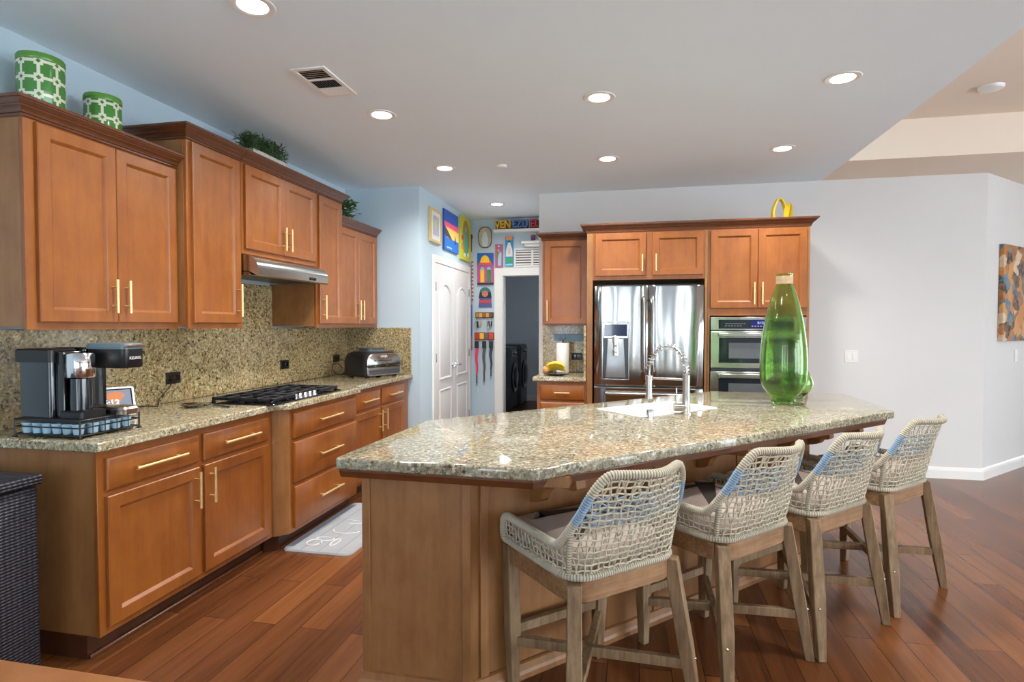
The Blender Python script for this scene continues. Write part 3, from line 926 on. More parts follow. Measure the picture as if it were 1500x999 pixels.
for (z0, z1) in ((1.022, 1.342), (0.48, 0.992)):
    m = MB(); m.box(0.680, 1.450, z0, z1, 0, 0.03, To); d = m.build('oven_door', 'steel', r, bevel=0.004)
    m = MB(); m.box(0.748, 1.385, z0 + 0.045, z1 - 0.055, 0.03, 0.032, To); gl = m.build('door_glass', 'dark_glass', d)
    m = MB(); m.box(0.83, 1.30, z0 + 0.085, z1 - 0.10, 0.0322, 0.0326, To); m.build('window_pane', plain('oven_window_screen', srgb(92, 96, 100), 0.15), d)
    m = MB(); m.box(0.742, 1.392, z1 - 0.046, z1 - 0.016, 0.055, 0.068, To)
    for x in (0.76, 1.36): m.box(x, x + 0.02, z1 - 0.042, z1 - 0.022, 0.03, 0.056, To)
    m.build('handle', 'steel', d, bevel=0.004)

# ------------------------------------------------------------------ bar stools
M['stool_wood'] = wood('weathered_stool_wood', srgb(84, 57, 33), srgb(126, 97, 64), srgb(168, 144, 112), 0.65, stretch=0.06, scale=60, fleck=0.4)
M['stool_frame'] = wood('brown_stool_wood', srgb(92, 60, 34), srgb(140, 100, 62), srgb(176, 138, 98), 0.6, stretch=0.05, axis='x', scale=60, fleck=0.35)
M['rope'] = plain('cream_rope', srgb(188, 180, 160), 0.85, var=0.08, scale=40)
M['rope_blue'] = plain('pale_blue_rope', srgb(138, 162, 184), 0.85, var=0.08, scale=40)
M['rope_groove_shade'] = plain('rope_groove_shade', srgb(142, 134, 116), 0.9, var=0.08, scale=40)  # darker bands, shade between the rope wraps painted in
M['rope_blue_groove_shade'] = plain('blue_rope_groove_shade', srgb(104, 126, 146), 0.9, var=0.08, scale=40)  # same painted crease shade for the blue wraps
M['cushion'] = plain('taupe_cushion_fabric', srgb(186, 170, 158), 0.9, var=0.03, scale=20, bump=0.2, bscale=500)
M['screw'] = M['nickel']
def lerp(a, b, t): return a + (b - a) * t
def smooth(t): t = max(0.0, min(1.0, t)); return t * t * (3 - 2 * t)
ZF0, ZF1 = 0.495, 0.565
HX, YF, YBK, RC = 0.232, 0.215, -0.215, 0.085
def u_path(n_side=14, n_c=9, n_back=19):
    p = []
    for k in range(n_side): p.append((HX, lerp(YF, YBK + RC, k / n_side)))
    for k in range(n_c):
        a = k / n_c * PI / 2
        p.append((HX - RC + RC * math.cos(a), YBK + RC - RC * math.sin(a)))
    for k in range(n_back + 1): p.append((lerp(HX - RC, -(HX - RC), k / n_back), YBK))
    q = [(-x, y) for x, y in p[:n_side + n_c]][::-1]
    return p + q
UP = u_path()
UN = []
for i in range(len(UP)):
    a = UP[max(i - 1, 0)]; b = UP[min(i + 1, len(UP) - 1)]
    d = (Vector(b) - Vector(a)).normalized()
    nn = Vector((-d.y, d.x)) if False else Vector((d.y, -d.x))
    if nn.dot(Vector(UP[i]) - Vector((0, 0.05))) < 0: nn = -nn
    UN.append(nn)
US = [0]
for i in range(1, len(UP)): US.append(US[-1] + (Vector(UP[i]) - Vector(UP[i - 1])).length)
UT = US[-1]
S_SIDE = YF - YBK - RC
S_COR = S_SIDE + RC * PI / 2
def at_s(s):
    s = max(0, min(UT, s))
    for i in range(len(US) - 1):
        if US[i + 1] >= s:
            f = (s - US[i]) / (US[i + 1] - US[i])
            return Vector(UP[i]).lerp(Vector(UP[i + 1]), f), UN[i].lerp(UN[i + 1], f).normalized()
    return Vector(UP[-1]), UN[-1]
def top_z(s):
    s = min(s, UT - s)
    arm = 0.680 - 0.006 * smooth(s / S_SIDE)
    rise0, rise1 = S_SIDE - 0.005, S_COR + 0.012
    if s < rise0: z = arm
    else:
        t = min(1.0, (s - rise0) / (rise1 - rise0))
        e = smooth(t) if t < 0.5 else 1 - (1 - t) ** 2.2 * 2 ** 1.2
        z = lerp(0.674, 0.925, e)
    if s < 0.05: z -= 0.05 * (1 - math.sqrt(max(0, 1 - ((0.05 - s) / 0.05) ** 2)))
    return z
def shell(s, z, inset=0.0):
    p, nn = at_s(s)
    t = max(0.0, (z - ZF1) / 0.36)
    sm = min(s, UT - s)
    wb = smooth((sm - S_SIDE * 0.62) / (S_COR - S_SIDE * 0.62))
    back = Vector((0, -1))
    mid = smooth((sm - S_COR + 0.03) / (UT / 2 - S_COR + 0.03))
    off = nn * (0.020 * t + 0.010 * math.sin(min(t, 1) * PI)) * (1 - 0.4 * wb) + back * ((0.062 + 0.062 * mid) * t ** 1.25) * wb
    q = p + off - nn * inset
    return Vector((q.x, q.y, z))
zb_ = ZF1 + 0.014
r = thing('bar_stool', 'x', 'bar stool', (0, 0, 0), 'woven bar stools along the island')
# wooden seat frame
m = MB()
outer = [(HX, YF)] + [(HX - RC + RC * math.cos(a), YBK + RC - RC * math.sin(a)) for a in [k / 6 * PI / 2 for k in range(7)]]
outer = outer + [(-x, y) for x, y in outer[::-1]]
inner = [(x * 0.83, y * 0.83) for x, y in outer]
m.rings([[(x, y, ZF0) for x, y in outer], [(x, y, ZF1) for x, y in outer], [(x, y, ZF1) for x, y in inner], [(x, y, ZF0) for x, y in inner]], loop=True)
m.build('seat_frame', 'stool_frame', r, bevel=0.003, local=True)
# legs
def leg(m, tx, ty, bx, by, top=0.046, bot=0.034, z1=ZF1 - 0.002, rot=0.0):
    def sq(cx, cy, h, z):
        return [(cx + h * (c * math.cos(rot) - s_ * math.sin(rot)), cy + h * (c * math.sin(rot) + s_ * math.cos(rot)), z) for c, s_ in ((-1, -1), (1, -1), (1, 1), (-1, 1))]
    m.rings([sq(bx, by, bot / 2, 0), sq(lerp(bx, tx, 0.45), lerp(by, ty, 0.45), (top + 0.004) / 2, z1 * 0.45), sq(tx, ty, top / 2, z1)])
LEG = [(0.208, 0.190, 0.205, 0.200), (-0.208, 0.190, -0.205, 0.200), (0.205, -0.188, 0.272, -0.275), (-0.205, -0.188, -0.272, -0.275)]
for i, (tx, ty, bx, by) in enumerate(LEG):
    m = MB(); leg(m, tx * 1.045, ty * 1.06, bx, by, rot=0.0 if i < 2 else math.copysign(0.6, tx) * 1.0)
    lg = m.build('leg', 'stool_wood', r, bevel=0.003, local=True)
    zz = 0.21; fx = lerp(bx, tx * 1.045, zz / ZF1); fy = lerp(by, ty * 1.06, zz / ZF1)
    sd = Vector((fx, fy)).normalized()
    m = MB(); m.sphere((fx + sd.x * 0.0245, fy + sd.y * 0.0245, zz), 0.006, 10, 6); m.build('screw', 'screw', lg, local=True)
def bar(m, a, b, w, h):
    a = Vector(a); b = Vector(b); d = (b - a).normalized(); sd = d.cross(Vector((0, 0, 1))).normalized() * (w / 2); up = Vector((0, 0, h / 2))
    m.rings([[tuple(p + sd + up), tuple(p - sd + up), tuple(p - sd - up), tuple(p + sd - up)] for p in (a, b)])
def leg_at(i, z):
    tx, ty, bx, by = LEG[i]; return (lerp(bx, tx * 1.045, z / ZF1), lerp(by, ty * 1.06, z / ZF1), z)
for a, b, z in ((0, 1, 0.232), (1, 2, 0.19), (0, 3, 0.19)):
    pa, pb = Vector(leg_at(a, z)), Vector(leg_at(b, z)); d = (pb - pa).normalized()
    m = MB(); bar(m, pa + d * 0.012, pb - d * 0.012, 0.026, 0.036)
    m.build('stretcher' if z < 0.2 else 'footrest', 'stool_wood', r, bevel=0.002, local=True)
# rope-wrapped rim, ribs and bottom band
def wrapped(m, path, rad, pitch=0.0031, n=8, blue=None, closed=False):
    P = [Vector(p) for p in path]
    L = [0]
    for i in range(1, len(P)): L.append(L[-1] + (P[i] - P[i - 1]).length)
    N = int(L[-1] / pitch)
    pts, rr = [], []
    j = 0
    for i in range(N + 1):
        s = L[-1] * i / N
        while j < len(L) - 2 and L[j + 1] < s: j += 1
        f = (s - L[j]) / max(L[j + 1] - L[j], 1e-9)
        pts.append(P[j].lerp(P[j + 1], f)); rr.append(rad * (0.86, 1.0, 1.0)[i % 3])
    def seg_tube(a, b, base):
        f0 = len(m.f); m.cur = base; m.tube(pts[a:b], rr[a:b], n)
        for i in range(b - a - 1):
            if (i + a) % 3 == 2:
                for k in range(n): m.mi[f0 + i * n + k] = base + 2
    if not blue:
        seg_tube(0, len(pts), 0); m.cur = 0; return
    k0 = 0
    flag = [blue(p) for p in pts]
    for i in range(1, len(pts) + 1):
        if i == len(pts) or flag[i] != flag[k0]:
            e = min(i + 1, len(pts))
            seg_tube(k0, e, 1 if flag[k0] else 0)
            k0 = i
    m.cur = 0
isblue = lambda p: 0.765 < p.z < 0.858 and p.y < -0.05
m = MB()
top = [shell(UT * k / 150, top_z(UT * k / 150)) for k in range(151)]
front_r = [shell(0, lerp(zb_, top_z(0), k / 8)) + Vector((0, 0.006 * math.sin(k / 8 * PI), 0)) for k in range(8)]
front_l = [Vector((-p.x, p.y, p.z)) for p in front_r][::-1]
wrapped(m, front_r + top + front_l, 0.0155, blue=isblue)
wrapped(m, [shell(UT * k / 90, zb_) for k in range(91)], 0.0135)
for s in (S_SIDE + RC * 0.55, UT - S_SIDE - RC * 0.55):
    wrapped(m, [shell(s, lerp(zb_, top_z(s) - 0.005, k / 10)) for k in range(11)], 0.011)
m.build('rope_rim', ['rope', 'rope_blue', 'rope_groove_shade', 'rope_blue_groove_shade'], r, local=True, angle=80, normals=True)
# open rope weave
m = MB(); rw = 0.0032
nv = 54
rnd = random.Random(3)
for k in range(1, nv):
    s = UT * k / nv
    zt_ = top_z(s) - 0.004
    n_ = max(4, int((zt_ - zb_) / 0.02))
    ph = rnd.random() * 6
    m.tube([shell(s + 0.0028 * math.sin(i * 1.9 + ph), lerp(zb_, zt_, i / n_), 0.0015 * math.cos(i * PI + k * PI)) for i in range(n_ + 1)], rw, 5)
nz = 16
for k in range(1, nz):
    z = zb_ + 0.345 * k / nz
    seg = []
    NS = 92
    ph = rnd.random() * 6
    for i in range(NS + 1):
        s = UT * i / NS
        if z < top_z(s) - 0.006:
            seg.append(shell(s, z + 0.0022 * math.sin(i * 1.3 + ph), -0.0015 * math.cos(i * PI + k * PI)))
        else:
            if len(seg) > 2: m.tube(seg, rw, 5)
            seg = []
    if len(seg) > 2: m.tube(seg, rw, 5)
m.build('rope_weave', 'rope', r, local=True, angle=80)
m = MB()
for k in range(9):
    z = 0.755 + 0.0115 * k
    ss = [lerp(S_SIDE + 0.06, UT - S_SIDE - 0.06, i / 48) for i in range(49)]
    seg = [shell(s, z + 0.006 * math.sin(i * 1.1 + k * 2.1), 0.011 + 0.002 * math.cos(i * PI)) for i, s in enumerate(ss) if top_z(s) > z + 0.022]
    m.tube(seg, 0.0034, 5)
m.build('blue_weave_band', 'rope_blue', r, local=True, angle=80)['label'] = 'pale blue rope band inside the backrest'
m = MB()
for k in range(12):
    s0 = lerp(S_SIDE + 0.03, UT - S_SIDE - 0.03, k / 11)
    for sg in (-1, 1):
        seg = []
        for i in range(13):
            z = lerp(zb_, 0.90, i / 12); s = s0 + sg * 0.12 * (i / 12)
            if S_SIDE * 0.9 < s < UT - S_SIDE * 0.9 and z < top_z(s) - 0.01: seg.append(shell(s, z, 0.016))
        if len(seg) > 2: m.tube(seg, 0.0030, 5)
m.build('inner_weave', 'rope', r, local=True, angle=80)
# cushion
m = MB()
cp = round_poly([(0.205, 0.222), (-0.205, 0.222), (-0.205, -0.175), (0.205, -0.175)], [0.03, 0.03, 0.08, 0.08], 5)
m.rings([[(x, y, z) for x, y in offset_poly(cp, d)] for d, z in ((-0.012, 0.566), (0.0, 0.575), (0.003, 0.61), (0.0, 0.642), (-0.010, 0.656), (-0.035, 0.664), (-0.10, 0.669))])
m.build('seat_cushion', 'cushion', r, local=True, angle=60)
STOOLS = [(-0.146, 2.108, 42.0, 'woven rope bar stool in the foreground, nearest the camera'),
          (0.350, 2.548, 45.5, 'second woven rope bar stool from the foreground, beside the nearest one'),
          (0.786, 2.940, 44.0, 'third woven rope bar stool from the foreground, second from the far wall'),
          (1.245, 3.405, 45.0, 'farthest woven rope bar stool, in front of the bare white wall')]
for i, (x, y, a, lab) in enumerate(STOOLS):
    if i == 0:
        r.location = (x, y, 0); r.rotation_euler = (0, 0, math.radians(a)); r['label'] = lab
    else:
        copy_tree(r, (x, y, 0), math.radians(a), lab)

# ------------------------------------------------------------------ cooktop
r = thing('gas_cooktop', 'black gas cooktop with cast iron grates set in the granite', 'cooktop', (-2.26, 3.40, ZG))
cx0, cx1, cy0, cy1 = -2.500, -2.045, 2.990, 3.815
m = MB(); m.prism(round_poly([(cx0, cy0), (cx1, cy0), (cx1, cy1), (cx0, cy1)], 0.03, 4), ZG + 0.0005, ZG + 0.010); m.build('base_plate', 'black_gloss', r, bevel=0.003)
for k in range(3):
    a = cy0 + 0.025 + k * 0.262; b = a + 0.252
    xf = cx1 - 0.03 if k != 1 else cx1 - 0.10
    m = MB(); z0, z1 = ZG + 0.021, ZG + 0.039
    frame_pts = [(cx0 + 0.02, a, xf, b)]
    m.box(cx0 + 0.02, xf, a, a + 0.014, z0, z1); m.box(cx0 + 0.02, xf, b - 0.014, b, z0, z1)
    m.box(cx0 + 0.02, cx0 + 0.034, a, b, z0, z1); m.box(xf - 0.014, xf, a, b, z0, z1)
    mx = (cx0 + xf) / 2; my = (a + b) / 2
    m.box(mx - 0.007, mx + 0.007, a, b, z0, z1)
    m.box(cx0 + 0.02, xf, my - 0.007, my + 0.007, z0, z1 + 0.003)
    for fx in (0.25, 0.75):
        X_ = lerp(cx0 + 0.02, xf, fx); m.box(X_ - 0.006, X_ + 0.006, a, b, z0, z1 + 0.002)
    for X_ in (cx0 + 0.027, xf - 0.007):
        for Y_ in (a + 0.007, b - 0.007): m.box(X_ - 0.009, X_ + 0.009, Y_ - 0.009, Y_ + 0.009, ZG + 0.010, z0)
    m.build('grate', 'cast_iron', r, bevel=0.002)
    for fx in ((0.25, 0.75) if k != 1 else (0.45,)):
        m = MB(); m.lathe([(0.05, 0), (0.05, 0.008), (0.035, 0.010), (0.035, 0.020), (0.028, 0.024)], c=(lerp(cx0 + 0.02, xf, fx), my, ZG + 0.010), n=24); m.build('burner', 'cast_iron', r)
for k in range(5):
    m = MB(); m.lathe([(0.021, 0), (0.021, 0.004), (0.017, 0.006), (0.016, 0.026), (0.013, 0.028)], c=(cx1 - 0.048, 3.285 + k * 0.056, ZG + 0.010), n=20)
    m.box(cx1 - 0.066, cx1 - 0.030, 3.285 + k * 0.056 - 0.004, 3.285 + k * 0.056 + 0.004, ZG + 0.036, ZG + 0.044)
    m.build('knob', 'chrome', r)

# ------------------------------------------------------------------ coffee corner
tx0, tx1, ty0, ty1, tz = -2.56, -2.225, 1.945, 2.235, ZG
r = thing('pod_drawer', 'black wire coffee pod drawer under the coffee maker on the granite', 'pod drawer', ((tx0 + tx1) / 2, (ty0 + ty1) / 2, tz))
m = MB()
for x in (tx0, tx1):
    for y in (ty0, ty1): m.tube([(x, y, tz + 0.004), (x, y, tz + 0.072)], 0.004, 8)
for z in (0.012, 0.045, 0.072): m.tube([(tx0, ty0, tz + z), (tx1, ty0, tz + z), (tx1, ty1, tz + z), (tx0, ty1, tz + z)], 0.003, 6, closed=True)
for k in range(4):
    y = lerp(ty0, ty1, (k + 1) / 5); m.tube([(tx1, y, tz + 0.012), (tx1, y, tz + 0.072)], 0.0022, 6)
m.build('wire_frame', 'black', r)
m = MB(); m.box(tx0 - 0.004, tx1 + 0.004, ty0 - 0.004, ty1 + 0.004, tz + 0.072, tz + 0.080); m.build('top_plate', 'black', r, bevel=0.003)
m = MB(); m.box(tx0 + 0.01, tx1 - 0.01, ty0 + 0.01, ty1 - 0.01, tz + 0.010, tz + 0.014); m.build('tray_floor', 'black', r)
for x in (tx0, tx1):
    for y in (ty0, ty1): MB().box(x - 0.007, x + 0.007, y - 0.007, y + 0.007, tz + 0.0005, tz + 0.006).build('foot', 'black', r)
pods = [(tx0 + 0.030 + k * 0.052, ty0 + 0.032) for k in range(6)] + [(tx1 - 0.032, ty0 + 0.032 + k * 0.054) for k in range(1, 5)]
src = None
for i, (x, y) in enumerate(pods):
    if src is None:
        m = MB(); m.lathe([(0.017, 0), (0.018, 0.002), (0.0225, 0.040), (0.0252, 0.041), (0.0252, 0.044), (0.020, 0.0445)], n=20, c=(x, y, tz + 0.0145))
        src = m.build('coffee_pod', 'pod'); o = src
    else:
        o = src.copy(); COL.objects.link(o); o.location = (x, y, tz + 0.0145)
    side_ = 'in the row facing the camera' if i < 6 else 'in the side row'
    tag(o, 'pale coffee pod in the wire drawer, %s' % (['first from the left', 'second from the left', 'third from the left', 'fourth from the left', 'fifth from the left', 'at the front right corner', 'second along the right side', 'third along the right side', 'fourth along the right side', 'fifth along the right side'][i]), 'coffee pod', 'coffee pods in the wire drawer')
zt0 = tz + 0.0805
r = thing('coffee_maker', 'black pod coffee maker with a water reservoir standing on the wire drawer', 'coffee maker', (-2.38, 2.08, zt0))
def rbox(x0, x1, y0, y1, rad, lv):
    p = round_poly([(x0, y0), (x1, y0), (x1, y1), (x0, y1)], rad, 4)
    return [[(x, y, z) for x, y in offset_poly(p, d)] for d, z in lv]
m = MB(); m.rings(rbox(-2.565, -2.395, 1.965, 2.085, 0.02, ((0, zt0), (0, zt0 + 0.27), (-0.006, zt0 + 0.275)))); m.build('water_reservoir', 'reservoir', r)
m = MB(); m.rings(rbox(-2.585, -2.392, 1.962, 2.088, 0.02, ((0, zt0 + 0.235), (0, zt0 + 0.286), (-0.008, zt0 + 0.292)))); m.build('reservoir_lid', 'black', r)
m = MB()
m.rings(rbox(-2.54, -2.36, 2.09, 2.205, 0.02, ((0, zt0), (0, zt0 + 0.285), (-0.01, zt0 + 0.295))))
m.rings(rbox(-2.392, -2.35, 1.985, 2.10, 0.006, ((0, zt0), (0, zt0 + 0.275), (-0.004, zt0 + 0.28))))
m.build('body', 'black_gloss', r)
m = MB(); m.lathe([(0.040, 0.02), (0.040, 0.165)], c=(-2.312, 2.03, zt0), n=28); m.build('spout_column', 'reservoir', r)
m = MB(); m.lathe([(0.050, 0.170), (0.053, 0.174), (0.053, 0.268), (0.048, 0.274), (0.02, 0.276)], c=(-2.312, 2.03, zt0), n=32); m.build('chrome_collar', 'chrome', r)
m = MB(); m.rings(rbox(-2.36, -2.245, 1.970, 2.09, 0.012, ((0, zt0), (0, zt0 + 0.026), (-0.006, zt0 + 0.030)))); m.build('base', 'black', r)
m = MB(); m.rings(rbox(-2.36, -2.155, 2.095, 2.205, 0.03, ((-0.004, zt0 + 0.205), (0, zt0 + 0.212), (0, zt0 + 0.288)))); hd = m.build('brew_head', 'black', r)
m = MB(); m.rings(rbox(-2.37, -2.153, 2.093, 2.207, 0.03, ((0, zt0 + 0.2885), (0, zt0 + 0.302), (-0.006, zt0 + 0.312), (-0.02, zt0 + 0.315)))); m.build('head_lid', 'slate_lid', r)
m = MB(); m.tube([(-2.165, 2.10, zt0 + 0.300), (-2.150, 2.11, zt0 + 0.302), (-2.147, 2.15, zt0 + 0.304), (-2.150, 2.19, zt0 + 0.302), (-2.165, 2.20, zt0 + 0.300)], 0.006, 8); m.build('lid_handle', 'chrome', r)
m = text_mb('KEURIG', 0.018, lambda x, y, z: (-2.1535 + 0.0 + z, 2.150 + x, zt0 + 0.248 + y), 0.0004); m.build('lettering', 'plastic_white', hd, smooth=False)
m = MB(); m.rings(rbox(-2.36, -2.170, 2.10, 2.20, 0.04, ((0, zt0), (0.003, zt0 + 0.022), (-0.004, zt0 + 0.032), (-0.02, zt0 + 0.034)))); m.build('drip_tray', 'nickel', r)
# smart display
r = thing('smart_display', 'small tilted tablet display with a white frame beside the coffee maker', 'tablet', (-2.43, 2.42, ZG))
c0 = Vector((-2.552, 2.392, ZG + 0.017)); ux = Vector((0.55, 0.835, 0)).normalized()
up_ = (Vector((-0.835, 0.55, 0)) * 0.50 + Vector((0, 0, 1))).normalized(); nf = ux.cross(up_).normalized()
Ts = lambda u, v, w: tuple(c0 + ux * u + up_ * v + nf * w)
m = MB(); m.rings([[(x, y, w) for x, y in round_poly([(-0.125, 0), (0.115, 0), (0.115, 0.155), (-0.125, 0.155)], 0.012, 4)] for w in (-0.012, 0.0)], T=Ts); m.build('housing', 'plastic_white', r)
m = MB(); m.box(-0.115, 0.105, 0.010, 0.145, 0.0, 0.0015, Ts); m.build('screen', plain('dark_screen', srgb(20, 22, 26), 0.08), r)
m = MB(); m.box(-0.108, 0.098, 0.052, 0.138, 0.0016, 0.0022, Ts); m.build('photo', emit('slate_picture', srgb(92, 104, 120), 0.5), r)
m = MB(); m.add([(0.03 + 0.038 * math.cos(a) * (1 + 0.25 * math.sin(3 * a)), 0.100 + 0.030 * math.sin(a), 0.0024) for a in [2 * PI * k / 16 for k in range(16)]], [tuple(range(16))], Ts); m.build('photo_subject', emit('orange_brown_picture', srgb(170, 96, 44), 0.5), r)
m = text_mb('5:12', 0.040, lambda x, y, z: Ts(0.012 + x, 0.070 + y, 0.0028 + z), 0.0003, 0.0008); m.build('clock_digits', emit('white_digits', srgb(240, 240, 240), 0.9), r, smooth=False)
m = MB(); bk = Vector((-0.835, 0.55, 0)); b0 = Vector((c0.x, c0.y, 0)) + bk * 0.022
m.prism([tuple((b0 - ux * 0.06).xy), tuple((b0 - ux * 0.05 + bk * 0.075).xy), tuple((b0 + ux * 0.05 + bk * 0.075).xy), tuple((b0 + ux * 0.06).xy)], ZG + 0.001, ZG + 0.030); m.build('stand', 'plastic_white', r, bevel=0.004)
# outlets and cords
def outlet(y, z, label):
    r = thing('outlet', label, 'outlet', (XL + 0.0262, y, z), 'black outlets on the backsplash')
    T = TL(XL + 0.0262)
    MB().box(y - 0.058, y + 0.058, z - 0.036, z + 0.036, 0, 0.007, T).build('cover_plate', 'black', r, bevel=0.003)
    for k in (-1, 1): MB().box(y + k * 0.027 - 0.020, y + k * 0.027 + 0.020, z - 0.017, z + 0.017, 0.007, 0.010, T).build('socket', 'black_gloss', r, bevel=0.002)
outlet(3.04, 1.066, 'black outlet on the granite backsplash left of the cooktop')
outlet(4.205, 1.072, 'black outlet on the granite backsplash beside the far end of the cooktop')
outlet(5.05, 1.075, 'black outlet on the granite backsplash next to the grill')
def cord(name, pts, label, rad=0.003):
    P = [Vector(p) for p in pts]; out = []
    for i in range(len(P) - 1):
        a = P[max(i - 1, 0)]; b = P[i]; c = P[i + 1]; d = P[min(i + 2, len(P) - 1)]
        for k in range(8):
            t = k / 8
            out.append(0.5 * ((2 * b) + (c - a) * t + (2 * a - 5 * b + 4 * c - d) * t * t + (3 * b - a - 3 * c + d) * t ** 3))
    out.append(P[-1])
    m = MB(); m.tube(out, rad, 6)
    return tag(m.build(name, 'black'), label, 'cord')
cord('power_cord', [(XL + 0.04, 3.02, 1.06), (XL + 0.06, 2.98, 1.02), (XL + 0.08, 2.88, 0.96), (XL + 0.12, 2.82, ZG + 0.006), (-2.66, 2.72, ZG + 0.02), (-2.64, 2.60, ZG + 0.03), (-2.60, 2.50, ZG + 0.02)], 'thin black cord from the outlet down to the tablet display')
cord('power_cord', [(XL + 0.037, 5.05, 1.075), (XL + 0.09, 5.02, 1.07), (XL + 0.16, 4.96, 1.06), (XL + 0.24, 4.92, 1.05)], 'short black plug cord reaching from the outlet to the grill', 0.004)
cord('power_cord', [(-2.575, 4.88, ZG + 0.03), (-2.64, 4.84, ZG + 0.02), (-2.70, 4.84, ZG + 0.08), (-2.68, 4.88, ZG + 0.12), (-2.63, 4.90, ZG + 0.08), (-2.65, 4.86, ZG + 0.02), (-2.58, 4.90, ZG + 0.02)], 'coiled black cord loop on the counter beside the grill', 0.004)
# spoon rest and ladle
r = thing('spoon_rest', 'shiny steel spoon rest on the granite left of the cooktop', 'spoon rest', (-2.46, 2.83, ZG))
m = MB()
prof = [(0.020, 0.0), (0.035, 0.002), (0.062, 0.014), (0.070, 0.020), (0.068, 0.021), (0.058, 0.015), (0.03, 0.005), (0.005, 0.004)]
m.lathe(prof, c=(-2.475, 2.85, ZG + 0.001), n=28, sx=1.1, sy=0.8); m.build('bowl', 'chrome', r)
m = MB(); m.rings([[(-2.44 + 0.10 * k, 2.845 - 0.014, ZG + 0.014 + 0.01 * math.sin(k * PI)), (-2.44 + 0.10 * k, 2.845 + 0.014, ZG + 0.014 + 0.01 * math.sin(k * PI)), (-2.44 + 0.10 * k, 2.845 + 0.014, ZG + 0.018 + 0.01 * math.sin(k * PI)), (-2.44 + 0.10 * k, 2.845 - 0.014, ZG + 0.018 + 0.01 * math.sin(k * PI))] for k in (0, 0.25, 0.5, 0.75, 1)]); m.build('handle', 'chrome', r, bevel=0.001)
r = thing('serving_spoon', 'dark spoon lying between the spoon rest and the cooktop', 'spoon', (-2.44, 2.94, ZG))
m = MB(); m.sphere((-2.455, 2.935, ZG + 0.010), 0.032, 16, 8, (1.3, 0.8, 0.25)); m.build('bowl', 'graphite', r)
m = MB(); m.tube([(-2.42, 2.93, ZG + 0.010), (-2.33, 2.90, ZG + 0.008), (-2.25, 2.875, ZG + 0.006)], [0.006, 0.005, 0.006], 8); m.build('handle', 'graphite', r)

# ------------------------------------------------------------------ indoor grill
gx0, gx1, gy0, gy1 = -2.53, -2.235, 4.645, 5.085
r = thing('indoor_grill', 'black indoor grill with a silver front on the far end of the counter', 'grill', ((gx0 + gx1) / 2, (gy0 + gy1) / 2, ZG))
def gprof(z0, z1, ins, x, rad):
    p = round_poly([(gy0 + ins, z0), (gy1 - ins, z0), (gy1 - ins, z1), (gy0 + ins, z1)], [0.03, 0.03, rad, rad], 7)
    return [(x, y, z) for y, z in p]
zg = ZG + 0.012
m = MB(); m.rings([gprof(zg, zg + 0.215, 0.02, gx0, 0.10), gprof(zg, zg + 0.225, 0, gx0 + 0.05, 0.115), gprof(zg, zg + 0.225, 0, gx1 - 0.03, 0.115), gprof(zg + 0.004, zg + 0.215, 0.014, gx1 - 0.008, 0.11)]); m.build('body', 'black', r, angle=40)
m = MB()
fr = round_poly([(gy0 + 0.03, zg + 0.10), (gy1 - 0.012, zg + 0.10), (gy1 - 0.012, zg + 0.208), (gy0 + 0.03, zg + 0.208)], [0.004, 0.004, 0.085, 0.085], 7)
m.rings([[(gx1 - 0.012, y, z) for y, z in fr], [(gx1 + 0.006, y, z) for y, z in fr], [(gx1 + 0.012, y, z) for y, z in offset_poly(fr, -0.012)]]); m.build('lid_front', 'steel', r, angle=30)
m = MB()
fr = round_poly([(gy0 + 0.03, zg + 0.008), (gy1 - 0.012, zg + 0.008), (gy1 - 0.012, zg + 0.09), (gy0 + 0.03, zg + 0.09)], [0.03, 0.03, 0.004, 0.004], 5)
m.rings([[(gx1 - 0.012, y, z) for y, z in fr], [(gx1 + 0.004, y, z) for y, z in fr], [(gx1 + 0.010, y, z) for y, z in offset_poly(fr, -0.01)]]); m.build('control_front', 'steel', r, angle=30)
m = MB(); m.box(gx1 + 0.008, gx1 + 0.0125, gy0 + 0.05, gy1 - 0.03, zg + 0.018, zg + 0.060); m.build('control_strip', plain('slate_control_strip', srgb(74, 78, 92), 0.25), r, bevel=0.001)
m = MB(); m.box(gx1 + 0.008, gx1 + 0.045, gy0 + 0.01, gy1 - 0.01, zg + 0.094, zg + 0.103); m.box(gx1 + 0.008, gx1 + 0.016, gy0 + 0.10, gy1 - 0.13, zg + 0.138, zg + 0.147); m.build('handle', 'black_gloss', r, bevel=0.003)
m = MB(); m.rings([[(gx0 + 0.09 + i, gy0 + 0.11 + i, z) for i, z in ()] or [(x, y, z) for x, y in offset_poly(round_poly([(gx0 + 0.08, gy0 + 0.10), (gx1 - 0.05, gy0 + 0.10), (gx1 - 0.05, gy0 + 0.30), (gx0 + 0.08, gy0 + 0.30)], 0.04, 4), d)] for d, z in ((0.015, zg + 0.222), (0.0, zg + 0.236), (0.0, zg + 0.250), (-0.01, zg + 0.254))]); m.build('vent_cap', 'graphite', r, angle=40)
m = text_mb('NINJA', 0.030, lambda x, y, z: (gx1 + 0.0125 + z, (gy0 + gy1) / 2 + x, zg + 0.180 + y), 0.0004); m.build('lettering', 'plastic_white', r, smooth=False)
for x in (gx0 + 0.05, gx1 - 0.03):
    for y in (gy0 + 0.06, gy1 - 0.06): MB().box(x - 0.015, x + 0.015, y - 0.015, y + 0.015, ZG + 0.0005, zg + 0.006).build('foot', 'black', r)

r.location = (-2.345, 4.935, ZG); r.rotation_euler = (0, 0, math.radians(-24))

